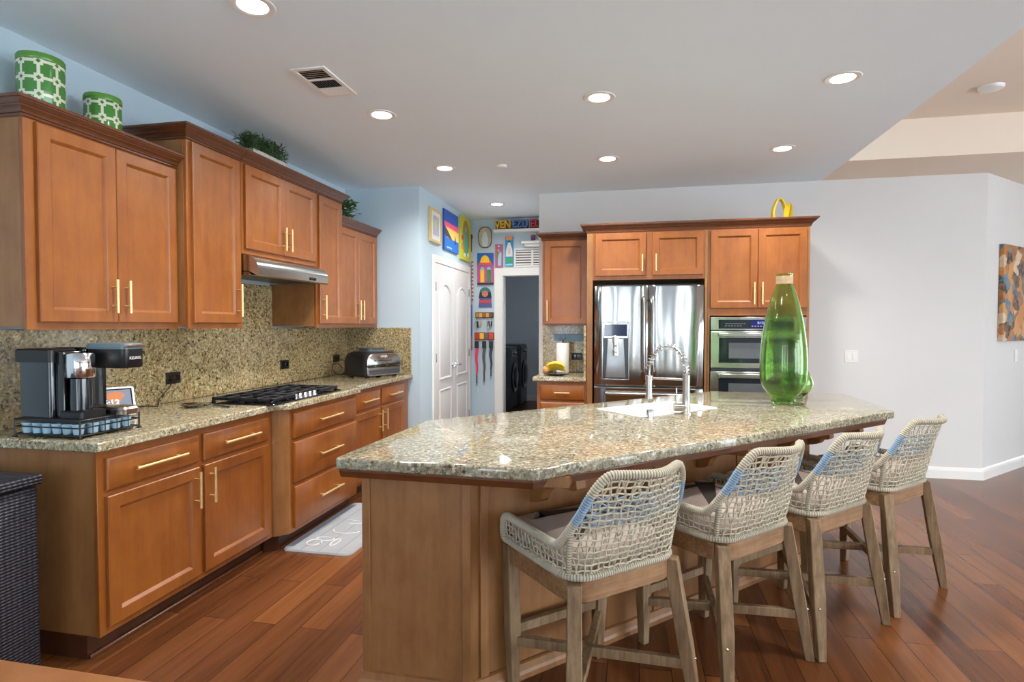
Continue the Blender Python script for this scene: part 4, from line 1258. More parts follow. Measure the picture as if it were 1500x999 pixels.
# ------------------------------------------------------------------ small back counter
c = (-0.650, 5.60, ZG)
r = thing('paper_towel_holder', 'white paper towel roll on an upright black holder by the fridge', 'paper towels', c)
m = MB(); m.lathe([(0.06, 0.0005), (0.06, 0.008), (0.007, 0.010), (0.007, 0.325), (0.004, 0.33)], c=c, n=24)
m.tube([(c[0] - 0.02, c[1], c[2] + 0.325), (c[0] - 0.035, c[1], c[2] + 0.345), (c[0] - 0.015, c[1], c[2] + 0.35), (c[0], c[1], c[2] + 0.33), (c[0] + 0.02, c[1], c[2] + 0.335), (c[0] + 0.03, c[1], c[2] + 0.36)], 0.003, 6)
m.build('holder', 'black', r)
m = MB(); m.lathe([(0.022, 0.012), (0.060, 0.012), (0.062, 0.016), (0.062, 0.298), (0.060, 0.302), (0.022, 0.302)], c=c, n=36); m.build('paper_roll', plain('white_paper_towel', srgb(240, 240, 240), 0.9, var=0.01), r)
m = MB(); pc = (-0.695, 5.40, ZG + 0.0005); m.lathe([(0.05, 0), (0.07, 0.003), (0.118, 0.016), (0.122, 0.019), (0.118, 0.020), (0.07, 0.008), (0.01, 0.007)], c=pc, n=32)
tag(m.build('fruit_plate', plain('dark_plate_glaze', srgb(58, 52, 54), 0.2)), 'dark shallow plate with bananas on the small granite counter', 'plate')
M['banana'] = plain('banana_skin', srgb(232, 204, 52), 0.5, var=0.1, scale=30)
M['banana_tip'] = plain('banana_stem', srgb(110, 90, 40), 0.7)
bl = ['top banana of the yellow bunch on the fruit plate', 'middle banana of the yellow bunch on the fruit plate', 'lowest banana of the yellow bunch on the fruit plate', 'front banana of the yellow bunch, curving towards the paper towels']
for k in range(4):
    m = MB(); pts, rr = [], []
    for i in range(11):
        t = i / 10; a = lerp(-0.9, 0.9, t)
        pts.append((pc[0] - 0.035 + 0.105 * math.sin(a) + 0.045, pc[1] - 0.07 + k * 0.027 - 0.02 * t, pc[2] + 0.022 + 0.075 * math.cos(a) - 0.03 + (0.018 * (3 - k))))
        rr.append(0.0165 * (0.35 + 0.65 * math.sin(PI * min(max(t, 0.06), 0.94)) ** 0.5))
    m.tube(pts, rr, 8)
    b = m.build('banana', 'banana', angle=60); tag(b, bl[k], 'banana', 'bananas on the fruit plate')
    m = MB(); m.tube([pts[0], (pts[0][0] - 0.012, pts[0][1], pts[0][2] + 0.004)], [0.006, 0.004], 6)
    off_ = OFF[b.name]; m.build('stem', 'banana_tip', b)
M['pineapple'] = plain('mottled_orange_fruit_skin', srgb(206, 150, 82), 0.7, var=0.25, scale=60, bump=0.4, bscale=60)
for k, (dx, dy, rr, lab) in enumerate(((-0.085, -0.045, 0.036, 'mottled orange fruit at the left end of the plate'), (-0.055, 0.035, 0.034, 'orange fruit at the back of the plate, behind the bananas'))):
    m = MB(); m.sphere((pc[0] + dx, pc[1] + dy, pc[2] + 0.020 + rr), rr, 16, 10); f = m.build('orange_fruit', 'pineapple', angle=70); tag(f, lab, 'fruit', 'round fruit on the plate')
M['leaf_dark'] = plain('dark_green_leaf', srgb(56, 74, 36), 0.7, var=0.25, scale=30)
T = TB(YB - 0.0245)
m = MB(); m.box(-0.775, -0.470, 1.235, 1.305, 0, 0.010, T); pl = m.build('wall_plaque', plain('light_blue_board', srgb(150, 196, 226), 0.5), bevel=0.003); tag(pl, 'light blue board on the small backsplash above the paper towels', 'plaque')
r = thing('outlet', 'black outlet on the small backsplash right of the paper towels', 'outlet', (-0.535, YB - 0.0245, 1.076), 'black outlets on the backsplash')
m = MB(); m.box(-0.590, -0.478, 1.040, 1.112, 0, 0.007, T); m.build('cover_plate', 'black', r, bevel=0.003)
for k in (-1, 1): MB().box(-0.534 + k * 0.027 - 0.02, -0.534 + k * 0.027 + 0.02, 1.059, 1.093, 0.007, 0.010, T).build('socket', 'black_gloss', r, bevel=0.002)

# ------------------------------------------------------------------ on top of the cabinets
def lattice_mat():
    t = NT('green_white_lattice')
    tc = t.n('ShaderNodeTexCoord')
    sep = t.n('ShaderNodeSeparateXYZ'); t.l(tc.outputs['Object'], sep.inputs[0])
    at = t.n('ShaderNodeMath', operation='ARCTAN2'); t.l(sep.outputs['Y'], at.inputs[0]); t.l(sep.outputs['X'], at.inputs[1])
    def mth(op, a, b=None):
        n = t.n('ShaderNodeMath', operation=op)
        for i, v in enumerate((a, b)):
            if v is None: continue
            if isinstance(v, (int, float)): n.inputs[i].default_value = v
            else: t.l(v, n.inputs[i])
        return n.outputs[0]
    u = mth('MULTIPLY', at.outputs[0], 8 / (2 * PI)); v = mth('MULTIPLY', sep.outputs['Z'], 1 / 0.072)
    def tri(x, o): return mth('ABSOLUTE', mth('SUBTRACT', mth('FRACT', mth('ADD', x, o)), 0.5))
    def cross(ou, ov):
        a, b = tri(u, ou), tri(v, ov)
        # plus-shaped cell: notched square
        big = mth('MAXIMUM', a, b); sm = mth('MINIMUM', a, b)
        notch = mth('MULTIPLY', mth('GREATER_THAN', a, 0.26), mth('GREATER_THAN', b, 0.26))
        ins = mth('MULTIPLY', mth('LESS_THAN', big, 0.41), mth('SUBTRACT', 1.0, notch))
        return ins
    k = cross(10.0, 10.0)
    c1 = mth('LESS_THAN', mth('ADD', tri(u, 10.5), tri(v, 10.5)), 0.14)
    f = mth('MAXIMUM', k, c1)
    t.l(t.mix(f, srgb(224, 228, 205), srgb(74, 138, 62)), t.p.inputs['Base Color'])
    t.p.inputs['Roughness'].default_value = 0.15
    return t.m
M['lattice'] = lattice_mat()
M['green_lid'] = plain('green_glazed_lid', srgb(92, 148, 62), 0.2)
def canister(x, y, rad, h, label):
    z0 = ZT + 0.001
    r = thing('canister', label, 'canister', (x, y, z0), 'lattice canisters on the wall cabinet')
    m = MB(); m.lathe([(rad * 0.95, 0), (rad, 0.006), (rad, h - 0.032), (rad * 0.98, h - 0.030)], c=(x, y, z0), n=48); m.build('body', 'lattice', r)
    m = MB(); m.lathe([(rad * 1.005, h - 0.030), (rad * 1.02, h - 0.028), (rad * 1.02, h - 0.008), (rad * 0.97, h), (rad * 0.9, h), (rad * 0.88, h - 0.004)], c=(x, y, z0), n=48); m.build('lid', 'green_lid', r)
canister(-2.610, 2.130, 0.088, 0.328, 'taller green and white lattice canister on top of the left wall cabinet')
canister(-2.585, 2.415, 0.080, 0.262, 'shorter green and white lattice canister, the one nearer the range hood')
M['leaf'] = plain('green_plant_leaf', srgb(56, 92, 52), 0.6, var=0.3, scale=40)
M['leaf2'] = plain('bright_green_leaf', srgb(92, 132, 58), 0.6, var=0.3, scale=40)
def foliage(m, box, n, ln, wd, seed, up=0.6):
    rg = random.Random(seed)
    x0, x1, y0, y1, z0, z1 = box
    for i in range(n):
        bx, by = rg.uniform(x0, x1), rg.uniform(y0, y1); z = rg.uniform(z0, z1)
        a = rg.uniform(0, 2 * PI); el = rg.uniform(-0.2, 1.2) * up + 0.2
        d = Vector((math.cos(a) * math.cos(el), math.sin(a) * math.cos(el), math.sin(el)))
        s = d.cross(Vector((0, 0, 1))).normalized(); L_ = ln * rg.uniform(0.6, 1.2)
        p = Vector((bx, by, z)); mid = p + d * L_ * 0.5; e = p + d * L_ + Vector((0, 0, -0.15 * L_))
        w = wd * rg.uniform(0.7, 1.2); m.cur = rg.randint(0, 1)
        m.add([tuple(p), tuple(mid + s * w), tuple(e), tuple(mid - s * w)], [(0, 1, 2), (0, 2, 3)])
    m.cur = 0
r = thing('potted_plant', 'green artificial plant in a white box planter on top of the tall cabinets', 'plant', (-2.49, 3.58, ZT2))
px0, px1, py0, py1, pz = -2.56, -2.44, 3.375, 3.765, ZT2 + 0.001
m = MB(); m.box(px0, px1, py0, py1, pz, pz + 0.010)
for b in ((px0, px0 + 0.01, py0, py1), (px1 - 0.01, px1, py0, py1), (px0, px1, py0, py0 + 0.01), (px0, px1, py1 - 0.01, py1)): m.box(*b, pz, pz + 0.135)
m.build('planter', plain('white_planter', srgb(205, 206, 196), 0.6), r, bevel=0.002)
m = MB(); m.box(px0 + 0.01, px1 - 0.01, py0 + 0.01, py1 - 0.01, pz + 0.01, pz + 0.12)
m.build('moss', 'leaf_dark', r)
m = MB(); foliage(m, (px0 + 0.0, px1 - 0.0, py0 - 0.02, py1 + 0.0, pz + 0.12, pz + 0.235), 1500, 0.05, 0.0045, 5)
rg = random.Random(4)
for i in range(70):
    x, y = rg.uniform(px0 + 0.01, px1 - 0.01), rg.uniform(py0 + 0.01, py1 - 0.01)
    m.tube([(x, y, pz + 0.11), (x + rg.uniform(-.02, .02), y + rg.uniform(-.03, .03), pz + 0.24)], 0.0015, 4)
m.build('foliage', ['leaf', 'leaf_dark'], r, smooth=False, normals=False)
r = thing('potted_plant', 'trailing leafy plant on the last wall cabinet, behind the crown moulding', 'plant', (-2.56, 4.72, ZT))
m = MB(); m.lathe([(0.05, 0.001), (0.065, 0.10), (0.06, 0.10), (0.05, 0.06)], c=(-2.60, 4.72, ZT), n=24); m.build('pot', plain('brown_pot', srgb(120, 92, 66), 0.7), r)
m = MB(); foliage(m, (-2.66, -2.46, 4.62, 4.86, ZT + 0.09, ZT + 0.24), 420, 0.075, 0.016, 9, 0.3)
m.build('foliage', ['leaf2', 'leaf'], r, smooth=False, normals=False)
# yellow looped ornament
r = thing('looped_ornament', 'yellow looped ribbon-like ornament on top of the oven cabinet', 'ornament', (1.31, 5.42, ZTB))
M['yellow'] = plain('yellow_glaze', srgb(228, 196, 40), 0.35, var=0.06)
def loop(cx, cy, w, h, ang, band):
    m = MB(); n = 28; pts = []
    for k in range(n):
        a = 2 * PI * k / n
        x = w * math.cos(a) * (1 - 0.25 * max(0, math.sin(a))); z = h / 2 + h / 2 * math.sin(a)
        pts.append((x, z))
    ca, sa = math.cos(ang), math.sin(ang)
    inn = [(x * 0.78, h / 2 + (z - h / 2) * 0.9) for x, z in pts]
    def P(x, y, z): return (cx + x * ca - y * sa, cy + x * sa + y * ca, ZTB + 0.002 + z)
    rs = []
    for (x, z), (xi, zi) in zip(pts, inn): rs.append([P(x, -band, z), P(x, band, z), P(xi, band, zi), P(xi, -band, zi)])
    m.rings(rs, loop=True)
    return m.build('loop', 'yellow', r, angle=50)
loop(1.265, 5.40, 0.066, 0.265, 0.25, 0.022)
loop(1.345, 5.42, 0.055, 0.225, 1.0, 0.022)

# ------------------------------------------------------------------ wall switches, painting
def rocker(name, T, u, v, n, label):
    m = MB(); w = 0.035 + 0.023 * (n - 1)
    m.box(u - w, u + w, v - 0.058, v + 0.058, 0, 0.006, T)
    o = m.build(name, 'plastic_white', bevel=0.003); tag(o, label, 'light switch')
    for k in range(n):
        c = u + (k - (n - 1) / 2) * 0.046
        MB().box(c - 0.016, c + 0.016, v - 0.033, v + 0.033, 0.006, 0.010, T).build('rocker', 'trim_white', o, bevel=0.002)
rocker('light_switch', TB(YB - 0.0005), 2.017, 1.102, 2, 'white double rocker switch on the bare back wall')
T45 = lambda u, v, w: (c45.x + d45.x * u - n45.x * w, c45.y + d45.y * u - n45.y * w, v)
rocker('light_switch', T45, 0.735, 1.10, 1, 'small white single switch on the angled wall below the abstract painting')
r = thing('abstract_painting', 'tall abstract canvas in orange, black and blue on the angled right wall', 'painting', T45(0.61, 1.245, 0.02))
m = MB(); m.box(0.275, 0.945, 1.245, 2.135, 0.001, 0.040, T45)
def abstract():
    t = NT('abstract_patches')
    v = t.coords((1, 1, 1), rnd=False)
    ns = t.n('ShaderNodeTexNoise'); ns.inputs['Scale'].default_value = 5; t.l(v, ns.inputs['Vector'])
    ad = t.n('ShaderNodeVectorMath', operation='MULTIPLY_ADD'); ad.inputs[1].default_value = (0.35, 0.35, 0.35); t.l(ns.outputs['Color'], ad.inputs[0]); t.l(v, ad.inputs[2])
    vo = t.n('ShaderNodeTexVoronoi'); vo.inputs['Scale'].default_value = 8.5; t.l(ad.outputs[0], vo.inputs['Vector'])
    sp = t.n('ShaderNodeSeparateColor'); t.l(vo.outputs['Color'], sp.inputs[0])
    cols = [srgb(150, 96, 54), srgb(54, 50, 56), srgb(196, 132, 70), srgb(42, 40, 44), srgb(214, 196, 170), srgb(58, 122, 150), srgb(172, 108, 52), srgb(96, 98, 108), srgb(206, 150, 84), srgb(70, 56, 48)]
    c = t.ramp(sp.outputs[0], [(i / 10, k) for i, k in enumerate(cols)], 'CONSTANT')
    c = t.mix(t.ramp(t.noise(v, 18, 5), [(0.4, (0, 0, 0, 1)), (0.75, (0.7, 0.7, 0.7, 1))]), c, srgb(188, 140, 92))
    t.l(c, t.p.inputs['Base Color']); t.p.inputs['Roughness'].default_value = 0.6
    return t.m
m.build('canvas', abstract(), r, bevel=0.004)

# ------------------------------------------------------------------ wicker box, table, mat
def wicker_mat():
    t = NT('dark_wicker')
    v = t.coords(rnd=False)
    w = t.n('ShaderNodeTexWave', wave_type='BANDS', bands_direction='Z'); w.inputs['Scale'].default_value = 26; w.inputs['Distortion'].default_value = 0.6; t.l(v, w.inputs['Vector'])
    w2 = t.n('ShaderNodeTexWave', wave_type='BANDS', bands_direction='Y'); w2.inputs['Scale'].default_value = 16; t.l(v, w2.inputs['Vector'])
    w3 = t.n('ShaderNodeTexWave', wave_type='BANDS', bands_direction='X'); w3.inputs['Scale'].default_value = 16; t.l(v, w3.inputs['Vector'])
    ml = t.n('ShaderNodeMath', operation='MULTIPLY'); t.l(w.outputs['Fac'], ml.inputs[0]); t.l(w2.outputs['Fac'], ml.inputs[1])
    a2 = t.n('ShaderNodeMath', operation='MULTIPLY_ADD'); t.l(w.outputs['Fac'], a2.inputs[0]); a2.inputs[1].default_value = 0.5; t.l(ml.outputs[0], a2.inputs[2])
    t.l(t.ramp(a2.outputs[0], [(0.1, srgb(14, 15, 20)), (0.9, srgb(58, 60, 72))]), t.p.inputs['Base Color'])
    t.p.inputs['Roughness'].default_value = 0.4
    t.bump(a2.outputs[0], 0.6, 0.006)
    return t.m
M['wicker'] = wicker_mat()
r = thing('wicker_box', 'dark wicker storage box against the end of the base cabinet', 'storage box', (-2.52, 1.5, 0))
m = MB(); m.box(-2.76, -2.265, 1.18, 1.80, 0.03, 0.765); m.build('body', 'wicker', r, bevel=0.008, seg=2)
m = MB(); m.box(-2.775, -2.250, 1.165, 1.812, 0.770, 0.812); m.build('lid', 'wicker', r, bevel=0.010, seg=2)
for x in (-2.74, -2.285):
    for y in (1.20, 1.78): MB().box(x - 0.015, x + 0.015, y - 0.015, y + 0.015, 0.0005, 0.035).build('foot', 'black', r)
r = thing('dining_table', 'wooden table top corner at the bottom left edge of the picture', 'table', (-1.3, 0.5, 0))
M['table'] = wood('oak_table_wood', srgb(122, 72, 34), srgb(150, 94, 48), srgb(170, 112, 62), 0.35, 0.2, axis='x', scale=22)
m = MB(); m.box(-2.15, -0.55, 0.05, 0.862, 0.715, 0.750); m.build('table_top', 'table', r, bevel=0.004, seg=2)
for x in (-2.08, -0.62):
    for y in (0.12, 0.79): MB().box(x - 0.035, x + 0.035, y - 0.035, y + 0.035, 0.0005, 0.715).build('leg', 'table', r, bevel=0.004)
r = thing('kitchen_mat', 'grey cushioned kitchen mat with white scrollwork in front of the drawers', 'mat', (-1.88, 3.6, 0))
matp = round_poly([(-2.108, 3.135), (-1.645, 3.135), (-1.645, 4.09), (-2.108, 4.09)], 0.055, 5)
m = MB(); m.rings([[(x, y, z) for x, y in offset_poly(matp, d)] for d, z in ((0, 0.0005), (0.0, 0.004), (-0.008, 0.013))]); m.build('pad', plain('pale_grey_mat', srgb(158, 161, 166), 0.7, var=0.06, scale=10), r)
m = MB(); m.box(-2.096, -2.052, 3.19, 4.03, 0.0131, 0.0136); m.build('border_strip', plain('blue_grey_border', srgb(120, 128, 142), 0.7), r)
m = MB()
for x in (-1.98, -1.86, -1.74): m.box(x - 0.002, x + 0.002, 3.15, 4.07, 0.0131, 0.0135)
m.build('plank_lines', plain('mat_line', srgb(124, 128, 134), 0.7), r)
m = MB()
def scr(cx, cy, rx, ry, a0, a1): m.tube([(cx + rx * math.cos(lerp(a0, a1, k / 24)), cy + ry * math.sin(lerp(a0, a1, k / 24)), 0.0136) for k in range(25)], 0.005, 6)
for cx, cy, rx, ry, a0, a1 in ((-1.96, 3.27, 0.045, 0.05, 0, 6), (-1.92, 3.34, 0.06, 0.03, 1, 7), (-1.83, 3.30, 0.02, 0.06, 0, 6.2), (-1.86, 3.50, 0.09, 0.05, 3, 6.4), (-1.80, 3.62, 0.10, 0.03, 0.4, 3.0), (-1.85, 3.72, 0.11, 0.03, 3.4, 6.0), (-1.80, 3.82, 0.09, 0.03, 0.3, 3.2), (-1.84, 3.92, 0.09, 0.03, 3.4, 6.1)): scr(cx, cy, rx, ry, a0, a1)
m.build('white_script', plain('white_script_print', srgb(206, 206, 204), 0.6), r)

# ------------------------------------------------------------------ ceiling fittings
LX = (-1.575, -0.19, 1.13); LY = (2.19, 3.475, 4.75)
def lamp_thing(x, y, label):
    r = thing('recessed_light', label, 'ceiling light', (x, y, CE), 'recessed lights in the ceiling')
    m = MB(); m.lathe([(0.062, -0.002), (0.070, -0.006), (0.090, -0.005), (0.094, -0.0005), (0.062, -0.0005)], c=(x, y, CE), n=40); m.build('trim_ring', 'trim_white', r)
    m = MB(); m.lathe([(0.0615, -0.0045), (0.0615, -0.001)], c=(x, y, CE), n=40); m.build('lens', 'lens', r)
    ld_ = bpy.data.lights.new('recessed_beam', 'SPOT')
    ld_.energy = LAMP_W * 2.6; ld_.spot_size = math.radians(160); ld_.spot_blend = 0.9; ld_.shadow_soft_size = 0.06; ld_.color = (1.0, 0.965, 0.92)
    lo = bpy.data.objects.new('recessed_beam', ld_); COL.objects.link(lo); lo.parent = r; lo.location = (0, 0, -0.03)
    return r
src = None
rowname = ['nearest row', 'middle row', 'far row']; colname = ['over the left counter aisle', 'over the island', 'to the right, over the stools']
for j, y in enumerate(LY):
    for i, x in enumerate(LX):
        lab = 'round recessed ceiling light %s, %s' % (colname[i], rowname[j])
        if src is None: src = lamp_thing(x, y, lab)
        else: copy_tree(src, (x, y, CE), 0, lab)
al = copy_tree(src, (-1.47, 6.27, CE), 0, 'round recessed ceiling light in front of the wall of pictures')
for ch in al.children:
    if ch.type == 'LIGHT':
        ch.data = ch.data.copy(); ch.data.energy *= 0.6
r = thing('ceiling_vent', 'white rectangular ceiling air vent above the left cabinets', 'vent', (-1.67, 2.947, CE))
vx0, vx1, vy0, vy1 = -1.775, -1.573, 2.762, 3.132
m = MB(); frame(m, vx0, vx1, vy0, vy1, 0.026, 0, 0.008, lambda u, v, w: (u, v, CE - w)); m.box(vx0 + 0.026, vx1 - 0.026, 2.90, 2.915, 0, 0.008, lambda u, v, w: (u, v, CE - w)); m.box(vx0 + 0.026, vx1 - 0.026, 3.015, 3.030, 0, 0.008, lambda u, v, w: (u, v, CE - w)); m.build('frame', 'trim_white', r, bevel=0.002)
m = MB(); m.box(vx0 + 0.02, vx1 - 0.02, vy0 + 0.02, vy1 - 0.02, CE - 0.0012, CE - 0.0004); m.build('backing', 'dark_gap', r)
m = MB()
for k in range(5):
    y = 2.80 + k * 0.021; m.add([(vx0 + 0.026, y + 0.013, CE - 0.002), (vx1 - 0.026, y + 0.013, CE - 0.002), (vx1 - 0.026, y, CE - 0.006), (vx0 + 0.026, y, CE - 0.006)], [(0, 1, 2, 3)])
    y = 3.036 + k * 0.014; m.add([(vx0 + 0.026, y, CE - 0.003), (vx1 - 0.026, y, CE - 0.003), (vx1 - 0.026, y + 0.012, CE - 0.007), (vx0 + 0.026, y + 0.012, CE - 0.007)], [(0, 1, 2, 3)])
for k in range(10):
    x = vx0 + 0.030 + k * 0.0145; m.add([(x, 2.917, CE - 0.001), (x, 3.013, CE - 0.001), (x + 0.007, 3.013, CE - 0.008), (x + 0.007, 2.917, CE - 0.008)], [(0, 1, 2, 3)])
m.build('louvres', 'trim_white', r, smooth=False)
def detector(x, y, z, rad, label, name='smoke_detector'):
    m = MB(); m.lathe([(rad, -0.0005), (rad, -0.012), (rad * 0.9, -0.022), (rad * 0.5, -0.028), (rad * 0.2, -0.029)], c=(x, y, z), n=32)
    return tag(m.build(name, 'trim_white'), label, 'smoke detector' if name == 'smoke_detector' else 'speaker')
detector(-1.075, 4.763, CE, 0.045, 'small white ceiling sensor between the recessed lights near the alcove', 'ceiling_sensor')['category'] = 'sensor'
detector(2.45, 4.63, 3.055, 0.075, 'white round smoke detector in the raised ceiling recess at the right')

# ------------------------------------------------------------------ alcove pictures
def canvas_col(c): return plain('paint_%d_%d_%d' % tuple(int(x * 99) for x in c[:3]), c, 0.55, var=0.05, scale=30)
_cc = {}
def pc_(r_, g_, b_):
    k = (r_, g_, b_)
    if k not in _cc: _cc[k] = canvas_col(srgb(r_, g_, b_))
    return _cc[k]
def picture(name, T, u0, u1, v0, v1, bg, shapes, label, cat='painting', frame_c=None, th=0.022, group=None):
    r = thing(name, label, cat, T((u0 + u1) / 2, v0, th / 2), group)
    MB().box(u0, u1, v0, v1, 0.001, th, T).build('panel', bg, r, bevel=0.002)
    if frame_c:
        m = MB(); frame(m, u0 - 0.012, u1 + 0.012, v0 - 0.012, v1 + 0.012, 0.026, 0.001, th + 0.008, T); m.build('frame', frame_c, r, bevel=0.002)
    W_, H_ = u1 - u0, v1 - v0
    for i, (nm, col, pts) in enumerate(shapes):
        m = MB(); w = th + 0.0006 + 0.0006 * i
        P = [(u0 + x * W_, v0 + y * H_) for x, y in pts]
        m.rings([[(x, y, th) for x, y in P], [(x, y, w) for x, y in P]], T=T)
        m.build(nm, col, r, smooth=False)
    return r
def ell(cx, cy, rx, ry, n=20, a0=0, a1=2 * PI): return [(cx + rx * math.cos(lerp(a0, a1, k / n)), cy + ry * math.sin(lerp(a0, a1, k / n))) for k in range(n if a1 - a0 > 6.2 else n + 1)]
def rc(x0, x1, y0, y1): return [(x0, y0), (x1, y0), (x1, y1), (x0, y1)]
robe = [(0.36, 0.10), (0.64, 0.10), (0.70, 0.45), (0.62, 0.66), (0.57, 0.78), (0.5, 0.84), (0.43, 0.78), (0.38, 0.66), (0.30, 0.45)]
TPn = TL(-2.0145); TAl = TB(7.1195)
picture('framed_print', TPn, 5.555, 5.875, 2.262, 2.585, pc_(232, 230, 222), [('image', pc_(186, 182, 204), rc(0.22, 0.80, 0.2, 0.82)), ('figure', pc_(196, 206, 150), ell(0.45, 0.55, 0.13, 0.2))], 'small framed pastel print, leftmost on the pantry wall', 'print', pc_(214, 190, 130))
picture('sunset_painting', TPn, 5.99, 6.505, 2.228, 2.668, pc_(52, 96, 190), [('pink_band', pc_(238, 88, 130), rc(0, 1, 0.52, 0.70)), ('yellow_band', pc_(250, 200, 96), [(0.15, 0.32), (1, 0.22), (1, 0.55), (0, 0.58)]), ('mountain', pc_(64, 66, 92), [(0, 0.36), (0.60, 0.26), (0.28, 0.46), (0, 0.60)]), ('sea', pc_(40, 112, 200), rc(0, 1, 0.0, 0.30)), ('boat', pc_(40, 60, 120), [(0.68, 0.22), (0.82, 0.22), (0.75, 0.45)]), ('wave', pc_(150, 200, 240), rc(0.15, 0.5, 0.05, 0.09))], 'blue and pink sunset seascape canvas above the pantry door')
picture('robed_figure_painting', TPn, 6.60, 7.045, 2.190, 2.715, pc_(208, 206, 60), [('halo', pc_(170, 140, 60), ell(0.5, 0.52, 0.33, 0.42)), ('robe', pc_(96, 170, 140), robe), ('face', pc_(214, 170, 130), ell(0.5, 0.72, 0.07, 0.06)), ('flower', pc_(214, 70, 70), ell(0.18, 0.5, 0.09, 0.06)), ('bloom', pc_(224, 150, 70), ell(0.16, 0.3, 0.10, 0.07)), ('white_bloom', pc_(240, 240, 220), ell(0.40, 0.12, 0.08, 0.05)), ('pale_bloom', pc_(240, 240, 220), ell(0.68, 0.14, 0.08, 0.05))], 'yellow-green folk painting of a robed figure, rightmost on the pantry wall')
# oval plaque
r = thing('oval_plaque', 'oval plaque with a pale robed figure on the alcove wall', 'plaque', TAl(-1.821, 2.375, 0.01))
def ovp(s): return [(-1.821 + s * x, 2.512 + y * s) for x, y in [(0.088 * math.copysign(abs(math.cos(a)) ** 0.75, math.cos(a)), 0.135 * math.copysign(abs(math.sin(a)) ** 0.75, math.sin(a))) for a in [2 * PI * k / 40 for k in range(40)]]]
m = MB(); m.rings([[(u, v, w) for u, v in ovp(s)] for s, w in ((1, 0.001), (1, 0.02), (0.92, 0.024), (0.90, 0.016))]); 
m = MB(); m.rings([[TAl(u, v, w) for u, v in ovp(s)] for s, w in ((1, 0.001), (1, 0.020), (0.94, 0.024), (0.92, 0.017))]); m.build('frame', pc_(116, 100, 84), r, angle=40)
m = MB(); m.rings([[TAl(u, v, w) for u, v in ovp(0.915)] for w in (0.0171, 0.018)]); m.build('panel', pc_(196, 184, 164), r)
m = MB(); m.rings([[TAl(-1.821 + (x - 0.5) * 0.22, 2.395 + (y - 0.1) * 0.27, w) for x, y in robe] for w in (0.0181, 0.024)]); m.build('figure', pc_(206, 222, 226), r, smooth=False)
m = MB(); m.rings([[TAl(-1.821 + x, 2.600 + y, w) for x, y in ell(0, 0, 0.018, 0.022, 14)] for w in (0.0181, 0.025)]); m.build('head', pc_(210, 190, 170), r, smooth=False)
picture('house_painting', TAl, -1.922, -1.712, 1.912, 2.312, pc_(200, 84, 142), [('sky', pc_(28, 96, 178), rc(0, 1, 0.62, 1)), ('roof', pc_(232, 92, 66), [(0.04, 0.62), (0.96, 0.62), (0.80, 0.76), (0.2, 0.76)]), ('sun', pc_(250, 196, 40), ell(0.48, 0.70, 0.29, 0.23, 20, 0, PI)), ('eaves', pc_(150, 90, 160), rc(0, 1, 0.585, 0.63)), ('yellow_shutter', pc_(246, 200, 46), rc(0.19, 0.43, 0.07, 0.47)), ('green_shutter', pc_(50, 140, 80), rc(0.60, 0.85, 0.07, 0.47)), ('left_arch', pc_(120, 190, 210), ell(0.31, 0.47, 0.12, 0.09, 12, 0, PI)), ('right_arch', pc_(120, 190, 210), ell(0.725, 0.47, 0.12, 0.09, 12, 0, PI)), ('ground', pc_(38, 38, 58), rc(0, 1, 0, 0.055))], 'colourful wooden picture of a pink house with a yellow dome')
picture('pink_plaque', TAl, -1.688, -1.592, 2.118, 2.418, pc_(182, 104, 134), [('robe', pc_(170, 200, 224), [(0.36, 0.10), (0.80, 0.10), (0.86, 0.62), (0.68, 0.72), (0.40, 0.5)]), ('child', pc_(120, 150, 70), ell(0.32, 0.56, 0.13, 0.16)), ('head', pc_(224, 180, 150), ell(0.45, 0.74, 0.12, 0.05)), ('dove', pc_(240, 240, 240), [(0.3, 0.94), (0.7, 0.94), (0.5, 0.88)])], 'narrow dusty-pink plaque with two figures beside the doorway', 'plaque')
picture('blue_plaque', TAl, -1.556, -1.456, 2.142, 2.512, pc_(60, 146, 194), [('bell_robe', pc_(222, 232, 232), [(0.05, 0.32), (0.95, 0.32), (0.90, 0.55), (0.62, 0.80), (0.38, 0.80), (0.10, 0.55)]), ('pink_center', pc_(236, 196, 196), ell(0.5, 0.50, 0.16, 0.11)), ('grass', pc_(60, 170, 96), rc(0.03, 0.97, 0.12, 0.26)), ('hair', pc_(40, 30, 30), ell(0.5, 0.83, 0.14, 0.03)), ('orange_top', pc_(240, 150, 80), rc(0.08, 0.92, 0.885, 1.0)), ('foot_strip', pc_(130, 210, 226), rc(0.05, 0.95, 0.01, 0.07))], 'narrow blue plaque with a bell-shaped white robe above the doorway', 'plaque')
